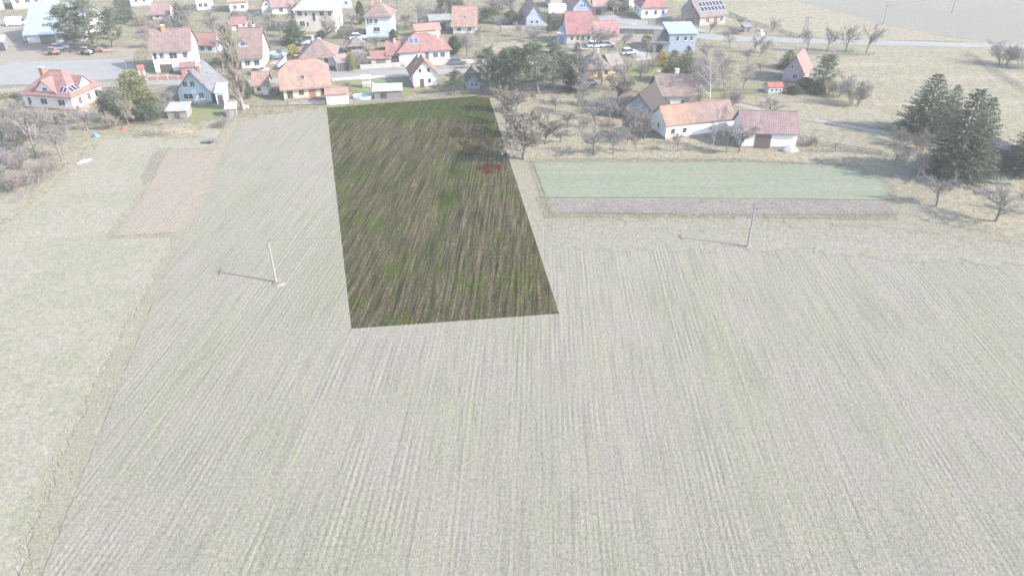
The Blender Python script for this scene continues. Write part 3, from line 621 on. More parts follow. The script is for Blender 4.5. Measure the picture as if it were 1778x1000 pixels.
# --- top middle and right
h = House('slate_gabled_cottage', 'cottage with a pale tiled roof and grey-blue boarded gable at the top', (914, 47), (944, 46), 11, 2.4, 3.4, (.34, .39, .44), (.34, .22, .2), ridge='y', ov=.4)
h.win(('f', .32, .9, .8, .9), ('f', .62, .9, .8, .9), ('f', .38, 3.4, .45, .5), ('f', .6, 3.4, .45, .5))
h = House('red_roofed_cottage', 'house with a bright crimson roof and blue-grey gable in the middle of the village', (984, 78), (1028, 77), 8.0, 2.9, 4.2, (.50, .46, .38), (.285, .145, .145), ov=.35)
h.win(('f', .2, 1.1, .8, 1.1), ('f', .42, 1.1, .8, 1.1), ('f', .62, 1.1, 1.0, 1.1), ('f', .85, 1.1, .8, 1.1), ('l', .5, 3.6, .8, 1.0)).chimney(-.6, .8, .25, .5, (.6, .56, .5))
h = House('blue_lean_to', 'blue-grey lean-to at the left end of the crimson-roofed house', (967, 77), (984, 78), 5.0, 2.6, .6, (.25, .31, .42), (.3, .3, .3), style='shed', ov=.15, cat='shed', rmat=paint((.4, .42, .44), .6, .1), plinth=None)
h.door('f', .5, 1.2, 1.9, (.16, .2, .3))
h = House('blue_gabled_house', 'blue gabled house with a salmon roof behind the crimson roof', (994, 43), (1026, 42), 9, 4.4, 3.0, (.26, .32, .42), (.36, .22, .195), ridge='y', ov=.35)
h.win(('f', .45, 4.6, .6, .9), ('f', .6, 4.6, .6, .9), ('r', .3, 1.5, .9, 1.2), ('f', .4, 1.5, 1.0, 1.2))
h = House('pink_roofed_barn', 'long low barn with a dull pink roof right of the crimson-roofed house', (1030, 75), (1073, 73), 7, 1.9, 2.6, (.36, .30, .28), (.30, .17, .165), ov=.3, cat='barn')
h.door('f', .4, 2.0, 1.6, (.14, .12, .11))
h = House('salmon_outbuilding', 'outbuilding with a salmon roof behind the blue gabled house', (1030, 26), (1052, 26), 6, 2.4, 1.8, (.22, .2, .19), (.36, .24, .21), ov=.35, cat='shed')
h.door('f', .4, 1.6, 1.7, (.08, .07, .07))
h = House('top_brown_barn', 'long brown-roofed barn along the top edge of the village', (955, 14), (1010, 12), 7, 3.0, 3.0, (.4, .36, .33), (.24, .17, .16), ov=.35, cat='barn')
h.door('f', .5, 2.4, 2.2, (.12, .1, .09))
h = House('top_white_house', 'white house under dark trees at the top edge', (1092, 14), (1112, 13), 7, 3.6, 2.6, (.78, .77, .76), (.2, .17, .17), ov=.35)
h.win(('f', .6, 1.2, 1.0, 1.2))
h = House('white_red_house', 'white house with a bright red hipped roof by the side road', (1113, 34), (1157, 33), 9, 3.4, 3.4, (.76, .74, .72), (.31, .15, .14), style='hip', ov=.4)
h.win(('f', .2, 1.2, .8, 1.2), ('f', .55, 1.3, .8, 1.2), ('f', .85, 1.3, .8, 1.2), ('l', .3, 1.2, .8, 1.2), ('l', .6, 1.2, .8, 1.2))
h = House('pink_brick_house', 'pink-walled house with dark solar panels across its roof by the far field', (1214, 46), (1258, 42), 8.0, 2.9, 2.9, (.58, .38, .31), (.21, .18, .18), ov=.5)
h.win(('f', .3, .9, 1.1, 1.2), ('f', .6, .9, 1.1, 1.3), ('f', .85, .9, 1.0, 1.3)).solar('f', .6, .55, 7, 2, 1.05, 1.6)
h = House('brown_barn_wing', 'brown boarded barn wing at the left of the pink-walled house', (1184, 45), (1212, 46), 9, 2.9, 2.9, (.20, .165, .155), (.22, .19, .18), ridge='y', ov=.3, cat='barn', wmat=None)
h.door('f', .5, 2.2, 2.3, (.13, .10, .09))
h = House('teal_roofed_house', 'two-storey blue house with a pale teal roof beside the main road', (1160, 92), (1206, 91), 6.4, 4.6, 1.1, (.28, .33, .42), (.3, .4, .42), style='shed', ov=.35, rmat=paint((.28, .345, .36), .55, .1))
h.win(('f', .3, 2.8, .8, 1.3), ('f', .6, 2.9, .9, 1.1), ('f', .82, 2.9, .8, 1.1), ('f', .75, .8, .8, 1.0), ('r', .5, 2.8, .9, 1.1))
h = House('dark_gabled_shed', 'dark weathered shed in front of the teal-roofed house', (1134, 91), (1160, 92), 5.4, 2.4, 2.2, (.30, .31, .34), (.16, .15, .155), ov=.3, cat='shed')
h.door('f', .4, 1.6, 1.8, (.06, .06, .065))
h = House('orange_walled_house', 'orange-yellow house with a grey hipped roof half hidden by bare trees', (1020, 138), (1060, 136), 7.5, 2.4, 2.4, (.62, .43, .16), (.235, .20, .19), style='hip', ov=.5)
h.win(('f', .25, .8, 1.0, 1.1), ('f', .8, .8, .9, 1.1), fc=(.6, .6, .58)).door('f', .52, .9, 1.9, (.2, .1, .06)).chimney(.6, .3, .5, .35, (.62, .52, .3))
h = House('grey_annexe', 'grey-roofed glazed annexe at the right of the orange-yellow house', (1060, 130), (1080, 128), 6, 2.2, 1.5, (.5, .38, .22), (.25, .22, .2), ov=.4)
h.win(('f', .5, .5, 1.8, 1.3), fc=(.66, .66, .64))
h = House('pink_gabled_house', 'mauve gabled house with a red roof under dark evergreens', (1357, 141), (1392, 146), 7.0, 2.4, 3.2, (.44, .34, .40), RED_T, ridge='y', ov=.4)
h.win(('f', .4, 3.0, .6, .8), ('f', .6, .9, 1.0, 1.1))
h = House('beehive_shed', 'tiny white kiosk with a red roof beside the garden hedge', (1334, 162), (1358, 161), 2.2, 1.3, .5, (.55, .56, .54), (.40, .13, .12), ov=.2, cat='kiosk', plinth=None)
h.win(('f', .25, .35, .6, .6), ('f', .55, .35, .6, .6), ('f', .82, .35, .5, .6))
# --- farmstead on the right
h = House('stone_farmhouse', 'stone and white plaster farmhouse with an old grey-brown roof', (1140, 190), (1203, 189), 6.5, 2.9, 3.0, (.55, .54, .53), (.24, .185, .165), ov=.35)
h.win(('f', .3, .9, .8, 1.0), ('f', .7, .9, .8, 1.0), ('l', .5, 3.2, .6, .8)).chimney(.6, .4, .7, .75, (.6, .55, .52)).chimney(-3.0, .5, .3, .5, (.3, .26, .25))
h = House('dark_barn', 'dark tarred barn roof left of the long farm building', (1080, 202), (1134, 211), 11, 1.6, 3.2, (.34, .36, .42), (.06, .055, .053), ridge='y', ov=.5, cat='barn')
h.door('f', .4, 1.8, 1.8, (.1, .09, .09))
h = House('long_farm_building', 'long white farm building whose tiled roof turns from orange to brown', (1155, 242), (1272, 229), 6.0, 2.7, 2.3, (.74, .72, .70), (.29, .18, .14), ov=.3, cat='farm building')
h.win(('f', .1, .9, .9, 1.0), ('f', .27, .9, .9, 1.0), ('l', .5, 1.1, .8, 1.0))
rm = h.rmat.copy(); h.roof.data.materials[0] = rm; N_, L_ = rm.node_tree.nodes, rm.node_tree.links   # newer orange tiles at the left end, old brown ones after them
B0 = N_['Principled BSDF'].inputs['Base Color']; src = B0.links[0].from_socket; sx = N_.new('ShaderNodeSeparateXYZ'); oc = objcoord(N_); L_.new(oc, sx.inputs[0])
ad = N_.new('ShaderNodeMath'); ad.operation = 'MULTIPLY_ADD'; L_.new(sx.outputs[0], ad.inputs[0]); ad.inputs[1].default_value = .16; L_.new(noise_node(N_, L_, oc, .9, 4, .7), ad.inputs[2])
L_.new(mixc(N_, L_, 1.0, src, ramp(N_, L_, ad.outputs[0], [(0.0, (1.1, 1.1, 1.05)), (0.45, (.80, .92, 1.02))]), 'MULTIPLY'), B0)
h = House('farm_barn', 'white barn with brown double door and mossy mauve roof at the right end', (1284, 256), (1380, 258), 6.6, 2.8, 2.6, (.72, .70, .67), (.235, .17, .165), ov=.35, cat='barn')
h.door('f', .40, 2.7, 2.55, (.15, .115, .10), label='wide brown plank barn door').win(('f', .04, .9, .5, 1.2), ('r', .4, 1.1, .6, .8))
h = House('link_shed', 'small dark linking shed between the two farm buildings', (1279, 236), (1292, 240), 4, 2.0, .8, (.25, .22, .21), (.22, .18, .17), style='shed', ov=.2, cat='shed')
h.door('f', .5, .8, 1.7, (.1, .08, .07))
# --- garden sheds in front
h = House('garden_shed', 'low grey garden shed among shrubs in front of the pale blue house', (292, 206), (326, 205), 3.2, 1.5, .5, (.24, .22, .21), (.3, .29, .27), style='shed', ov=.25, cat='shed', rmat=paint((.33, .33, .30), .9, .3, 2.), plinth=None)
h.door('f', .5, 1.0, 1.3, (.1, .1, .1))
h = House('tool_shed', 'tiny wooden tool shed with a pale roof at the foot of the poplar', (394, 203), (411, 202), 1.7, 1.6, .45, (.22, .20, .19), (.4, .4, .4), style='shed', ov=.2, cat='shed', rmat=paint((.55, .54, .52), .8, .15), plinth=None)
h.door('f', .5, .8, 1.4, (.3, .28, .26))
h = House('red_hut', 'tiny hut with a red roof beside the white two-storey house', (242, 131), (252, 130), 1.6, 1.3, .6, (.6, .6, .6), (.36, .14, .12), ov=.15, cat='hut', plinth=None)
h.door('f', .5, .6, 1.1, (.3, .15, .13))
# ------------------------------------------------------------------ trees and shrubs: a handful of grown shapes, each used as its own mesh data
BARK = paint((0.20, 0.18, 0.165), .9, .3, 3.0); BARK_PALE = paint((0.24, 0.215, 0.19), .9, .25, 3.0); BIRCH = paint((0.55, 0.54, 0.52), .8, .35, 2.0)
TWIG = paint((0.26, 0.24, 0.225), .9, .25, 2.0); TWIG_RED = paint((0.29, 0.245, 0.24), .9, .2, 2.0); TWIG_TAN = paint((0.31, 0.275, 0.225), .9, .25, 2.0)  # twig tones raised by a pale veil put into the colour
def ribbon(mb, p, q, w):
    d = q - p; u = d.orthogonal().normalized(); 
    if random.random() < .5: u = d.cross(u).normalized()
    n = len(mb.v); mb.v += [tuple(p - u * w), tuple(p + u * w), tuple(q)]; mb.f.append((n, n + 1, n + 2))
def rnd_dir(d, spread):
    o = d.orthogonal().normalized(); w = d.cross(o); a = random.uniform(0, 6.2832)
    return (d * math.cos(spread) + (o * math.cos(a) + w * math.sin(a)) * math.sin(spread)).normalized()
def grow(trunk, crown, p, d, ln, r, lev, cfg):
    """one limb: bends as it goes, throws side limbs, ends in twigs"""
    seg = (5, 4, 3, 2, 2, 1)[lev]; pts = [p]; dd = d.copy()
    for i in range(seg):
        dd = (dd + Vector((random.uniform(-1, 1), random.uniform(-1, 1), random.uniform(-.3, .6) * cfg['up'])) * cfg['bend'] * (0.5 if lev == 0 else 1)).normalized()
        pts.append(pts[-1] + dd * ln / seg)
    for i in range(seg):
        r0, r1 = r * (1 - i / seg * .55), r * (1 - (i + 1) / seg * .55)
        if lev <= 1: trunk.tube(pts[i], pts[i + 1], r0, r1, 6 if lev == 0 else 5, cap=False)
        elif lev == 2: crown.tube(pts[i], pts[i + 1], r0, r1, 3, cap=False)
        else: ribbon(crown, pts[i], pts[i + 1], max(r0, cfg['tw']))
    if lev >= cfg['levels']: return
    n = cfg['n'][lev]
    for k in range(n):
        t = cfg['start'][lev] + (1 - cfg['start'][lev]) * (k + random.random()) / n
        x = min(t, .999) * seg; i = int(x); q = pts[i].lerp(pts[i + 1], x - i)
        sp = random.uniform(*cfg['spread'][min(lev, len(cfg['spread']) - 1)])
        nd = rnd_dir((pts[i + 1] - pts[i]).normalized(), sp)
        nd = (nd + Vector((0, 0, cfg['lift']))).normalized()
        grow(trunk, crown, q, nd, ln * cfg['ratio'][lev] * random.uniform(.7, 1.15) * (1.15 - .35 * t), r * (.5 if lev else .46), lev + 1, cfg)
def bare_proto(seed, h=6.0, **kw):
    random.seed(seed)
    cfg = dict(levels=5, n=(8, 6, 6, 6, 4), start=(.30, .2, .15, .1, .1), ratio=(.85, .52, .5, .55, .6), spread=((.6, 1.1), (.5, 1.0), (.5, 1.1)), bend=.22, up=.6, lift=.16, tw=.0085, tl=.42, r=.13)
    cfg.update(kw); t, c = MB(), MB()
    grow(t, c, Vector((0, 0, -.15)), Vector((random.uniform(-.08, .08), random.uniform(-.08, .08), 1)).normalized(), h * cfg['tl'] + .15, cfg['r'], 0, cfg)
    zs = [v[2] for v in c.v]; top = sorted(zs)[int(len(zs) * .995)]; k = h / top
    xs = sorted(math.hypot(v[0], v[1]) for v in c.v); rad = xs[int(len(xs) * .96)]
    return t, c, k, top, rad
PROTO = {}
def add_proto(kind, i, t, c, bark, twig, top, rad, names=('trunk', 'crown')):
    PROTO.setdefault(kind, []).append((t.mesh(names[0], bark, smooth=True, recalc=False), c.mesh(names[1], twig, recalc=False), top, rad))
for i in range(5):
    t, c, k, top, rad = bare_proto(11 + i); add_proto('apple', i, t, c, BARK, TWIG, top, rad)
for i in range(3):
    t, c, k, top, rad = bare_proto(21 + i, n=(9, 7, 6, 6, 5), tw=.030, r=.2); add_proto('dense', i, t, c, BARK, TWIG_TAN, top, rad)
for i in range(4):
    t, c, k, top, rad = bare_proto(31 + i, 9.0, tl=.8, n=(13, 6, 6, 5, 4), start=(.25, .2, .15, .1, .1), ratio=(.42, .55, .5, .55, .6), spread=((.5, .95), (.4, .9), (.5, 1.0)), lift=.28, tw=.010, r=.13)
    add_proto('tall', i, t, c, BARK, TWIG, top, rad)
for i in range(2):
    t, c, k, top, rad = bare_proto(51 + i, 12.0, tl=.9, n=(18, 7, 6, 5, 4), start=(.2, .15, .15, .1, .1), ratio=(.34, .55, .5, .55, .6), spread=((.6, 1.1), (.4, .8), (.4, .9)), lift=-.05, tw=.010, r=.12, bend=.1)
    add_proto('birch', i, t, c, BIRCH, TWIG_RED, top, rad)
t, c, k, top, rad = bare_proto(61, 14.0, tl=.92, n=(60, 6, 6, 4, 3), start=(.06, .1, .1, .1, .1), ratio=(.19, .5, .5, .5, .6), spread=((.25, .45), (.2, .5), (.3, .7)), lift=.55, tw=.012, r=.20, bend=.07)
add_proto('poplar', 0, t, c, BARK_PALE, TWIG_TAN, top, rad)
for i in range(3):                                        # bare shrubs: many stems from the base
    random.seed(71 + i); t, c = MB(), MB()
    cfg = dict(levels=5, n=(5, 5, 5, 4, 3), start=(.25, .2, .15, .1, .1), ratio=(.6, .55, .5, .55, .6), spread=((.3, .8), (.4, 1.0), (.5, 1.0)), bend=.2, up=.5, lift=.1, tw=.007)
    for j in range(11):
        a = random.uniform(0, 6.28); d = Vector((math.cos(a) * random.uniform(.1, .7), math.sin(a) * random.uniform(.1, .7), 1)).normalized()
        grow(t, c, Vector((math.cos(a) * .25, math.sin(a) * .25, -.1)), d, random.uniform(1.0, 1.7), .022, 0, cfg)
    top = sorted(v[2] for v in c.v)[int(len(c.v) * .99)]; rad = sorted(math.hypot(v[0], v[1]) for v in c.v)[int(len(c.v) * .96)]
    add_proto('shrub', i, t, c, BARK, (TWIG, TWIG_RED, TWIG_TAN)[i], top, rad, ('stems', 'twigs'))
def needle(mb, p, d, ln, w):
    u = d.orthogonal().normalized(); a = random.uniform(0, 3.14); u = u * math.cos(a) + d.cross(u) * math.sin(a)
    n = len(mb.v); mb.v += [tuple(p - u * w), tuple(p + u * w), tuple(p + d * ln)]; mb.f.append((n, n + 1, n + 2))
G_PINE = ((0.12, 0.145, 0.10), (0.165, 0.19, 0.13), (0.21, 0.23, 0.16)); G_SPR = ((0.082, 0.098, 0.078), (0.115, 0.135, 0.10), (0.15, 0.17, 0.12)); G_DARK = ((0.085, 0.105, 0.072), (0.12, 0.145, 0.095), (0.16, 0.185, 0.12))  # needle greens lightened, with haze painted into their base colour
G_YEL = ((0.17, 0.175, 0.09), (0.25, 0.25, 0.13), (0.33, 0.315, 0.17)); G_FORS = ((0.30, 0.25, 0.09), (0.42, 0.35, 0.12), (0.5, 0.43, 0.18))
def spruce_proto(seed, h=12.0, base=2.9, col=G_SPR):
    random.seed(seed); t, c = MB(), MB()
    t.tube((0, 0, -.2), (0, 0, h * .97), .24, .02, 7, cap=False)
    z = .5
    while z < h * .985:
        f = 1 - z / h; rr = base * (f ** .66) * random.uniform(.74, 1.14) + .08; n = int(6 + 8 * f)
        a0 = random.uniform(0, 6.28)
        for k in range(n):
            a = a0 + 6.2832 * k / n + random.uniform(-.25, .25); L_ = rr * random.uniform(.72, 1.16); q0 = Vector((0, 0, z + random.uniform(-.16, .16))); st = max(3, int(L_ / .22))
            dh = Vector((math.cos(a), math.sin(a), 0)); prev = q0
            for s_ in range(1, st + 1):
                x = s_ / st; p = q0 + dh * L_ * x + Vector((0, 0, -L_ * (.38 * x - .22 * x * x * x) + L_ * .10 * x))
                if x > .25:
                    for m_ in range(3):
                        side = dh.cross(Vector((0, 0, 1))) * random.uniform(-1, 1)
                        needle(c, p, (dh * random.uniform(.3, 1) + side * 1.1 + Vector((0, 0, random.uniform(-.9, .35)))).normalized(), random.uniform(.24, .46) * (.6 + .5 * f), .085)
                prev = p
        z += .20 + .08 * f
    xs = sorted(math.hypot(v[0], v[1]) for v in c.v); return t, c, h, xs[int(len(xs) * .97)], col
def pine_proto(seed, h=9.0, col=G_PINE, rad=2.6):
    random.seed(seed); t, c = MB(), MB(); p = Vector((0, 0, -.2)); d = Vector((random.uniform(-.05, .05), random.uniform(-.05, .05), 1)); pts = [p]
    for i in range(7): d = (d + Vector((random.uniform(-.08, .08), random.uniform(-.08, .08), 0))).normalized(); pts.append(pts[-1] + d * h / 7.2)
    for i in range(7): t.tube(pts[i], pts[i + 1], .20 * (1 - i / 8), .20 * (1 - (i + 1) / 8), 6, cap=False)
    for k in range(58):
        f = .22 + .78 * (k + random.random()) / 58; x = min(f * 7, 6.99); i = int(x); q = pts[i].lerp(pts[i + 1], x - i); a = k * 2.4 + random.uniform(-.5, .5)
        rr = rad * (math.sin(min(1.0, (1.08 - f) * 1.35) * 1.5708) ** .8) * random.uniform(.55, 1.12) * (0.75 if f < .32 else 1)
        e = q + Vector((math.cos(a) * rr, math.sin(a) * rr, rr * random.uniform(.05, .40))); t.tube(q, e, .045, .012, 3, cap=False)
        for m_ in range(random.randint(3, 5)):
            x2 = random.uniform(.4, 1.05); cc = q.lerp(e, x2) + Vector((random.gauss(0, .22), random.gauss(0, .22), random.gauss(.05, .16))); s = random.uniform(.30, .55)
            for j in range(30):
                dr = Vector((random.gauss(0, 1), random.gauss(0, 1), random.gauss(.35, .8))).normalized(); needle(c, cc + dr * s * random.uniform(.1, .75), dr, random.uniform(.18, .32), .055)
    xs = sorted(math.hypot(v[0], v[1]) for v in c.v); return t, c, h, xs[int(len(xs) * .97)], col
def bush_proto(seed, h=2.2, rad=1.3, col=G_DARK, column=False):
    random.seed(seed); t, c = MB(), MB()
    for k in range(6): t.tube((random.uniform(-.15, .15), random.uniform(-.15, .15), -.1), (random.uniform(-.5, .5) * rad, random.uniform(-.5, .5) * rad, h * .7), .04, .01, 4, cap=False)
    for k in range(150 if not column else 190):
        a = random.uniform(0, 6.28); z = random.random() ** .8; prof = (math.sin(math.pi * (z * .82 + .14)) ** .6 if not column else min(1, (1 - z) * 2.6) ** .7)
        rr = rad * prof * math.sqrt(random.random()) * random.uniform(.7, 1.15); cc = Vector((math.cos(a) * rr, math.sin(a) * rr, .1 + z * (h - .3))); s = .30
        for j in range(26):
            dr = Vector((random.gauss(0, 1), random.gauss(0, 1), random.gauss(.2, .9))).normalized(); needle(c, cc + dr * s * random.uniform(.1, .9), dr, random.uniform(.10, .20), .05)
    xs = sorted(math.hypot(v[0], v[1]) for v in c.v); return t, c, h, xs[int(len(xs) * .97)], col
def reg(kind, r, names=('trunk', 'crown')):
    t, c, h, rad, col = r; add_proto(kind, 0, t, c, BARK, leafy(col), h, rad, names)
for i in range(3): reg('spruce', spruce_proto(101 + i))
for i in range(4): reg('pine', pine_proto(111 + i))
for i in range(2): reg('conifer', spruce_proto(121 + i, 8.0, 2.4, G_DARK))
for i in range(2): reg('bush', bush_proto(131 + i), ('stems', 'foliage'))
reg('yellowbush', bush_proto(141, 2.4, 1.4, G_YEL), ('stems', 'foliage')); reg('yellowbush', bush_proto(142, 2.4, 1.3, G_YEL), ('stems', 'foliage'))
reg('forsythia', bush_proto(145, 2.0, 1.1, G_FORS), ('stems', 'foliage'))
reg('thuja', bush_proto(151, 4.0, .8, G_DARK, True), ('stems', 'foliage'))
random.seed(5); TN = 0
def tree(kind, name, label, base, ytop, w, cat=None, group=None, lean=0.0, var=None, rot=None):
    """base and top row in the photo, crown width w in photo pixels"""
    global TN; TN += 1
    pr = PROTO[kind]; tm, cm, top, rad = pr[(TN if var is None else var) % len(pr)]
    hgt = HT(base[0], base[1], ytop); loc = G(*base); loc.z = -.1
    sz = hgt / top; sx = (w / PM(base[1]) / 2) / rad
    o = empty(name, loc, random.uniform(0, 6.28) if rot is None else rot); o.scale = (sx, sx, sz)
    if lean: o.rotation_euler = (0, lean, o.rotation_euler.z)
    tag(o, label, cat or ('tree' if 'shrub' not in name and 'bush' not in name else 'shrub'), group)
    link(tm.name.split('.')[0], tm, o); link(cm.name.split('.')[0], cm, o); return o

# orchard right of the parcel
OR = 'bare fruit trees in the orchard'
for base, top, w, kind, lab in [
    ((880, 215), 158, 44, 'dense', 'slender bare tree at the parcel edge, first from the village'),
    ((889, 230), 186, 46, 'dense', 'small bare tree at the parcel edge behind the large spreading one'),
    ((909, 276), 200, 84, 'dense', 'large spreading bare tree at the orchard corner nearest the green strip'),
    ((951, 213), 184, 32, 'apple', 'low bare fruit tree alone in the middle of the orchard grass'),
    ((928, 177), 158, 20, 'apple', 'tiny bare fruit tree just in front of the pines'),
    ((974, 246), 214, 42, 'apple', 'crooked bare fruit tree in the orchard front row, second from the corner'),
    ((986, 272), 248, 16, 'apple', 'sapling at the very front of the orchard by the green strip'),
    ((1002, 184), 124, 40, 'tall', 'tall bare tree beside the dark spruce behind the orchard'),
    ((1012, 198), 140, 40, 'tall', 'tall bare tree with a pale trunk, right of the dark spruce'),
    ((1034, 222), 166, 52, 'apple', 'dense bare tree in the orchard middle, left of the farm'),
    ((1031, 266), 212, 56, 'apple', 'broad bare fruit tree in the orchard front row, middle'),
    ((1066, 266), 216, 58, 'apple', 'dark-trunked bare fruit tree in the orchard front row near the farm'),
    ((1089, 248), 212, 32, 'apple', 'narrow bare fruit tree in front of the willow'),
    ((1058, 213), 160, 48, 'tall', 'bare tree in front of the dark barn roof'),
    ((1104, 264), 234, 22, 'apple', 'last small bare tree of the orchard front row by the farm wall'),
    ((947, 250), 208, 52, 'dense', 'bare fruit tree behind the large spreading corner tree'),
    ((896, 196), 158, 34, 'dense', 'bare fruit tree between the parcel corner and the pines'),
    ((920, 240), 190, 50, 'dense', 'grey bare fruit tree third in from the parcel edge'),
    ((985, 222), 192, 32, 'apple', 'small bare fruit tree behind the crooked one'),
    ((1010, 236), 198, 36, 'apple', 'bare fruit tree in the second orchard row, middle'),
    ((965, 190), 164, 28, 'apple', 'bare fruit tree in the shade of the big pines'),
    ((872, 192), 150, 40, 'dense', 'bare bushy tree right at the far parcel corner'),
    ((1080, 222), 180, 40, 'apple', 'bare tree pressed against the dark barn')]:
    tree(kind, 'fruit_tree' if kind != 'tall' else 'bare_tree', lab, base, top, w, group=OR if kind != 'tall' else None)
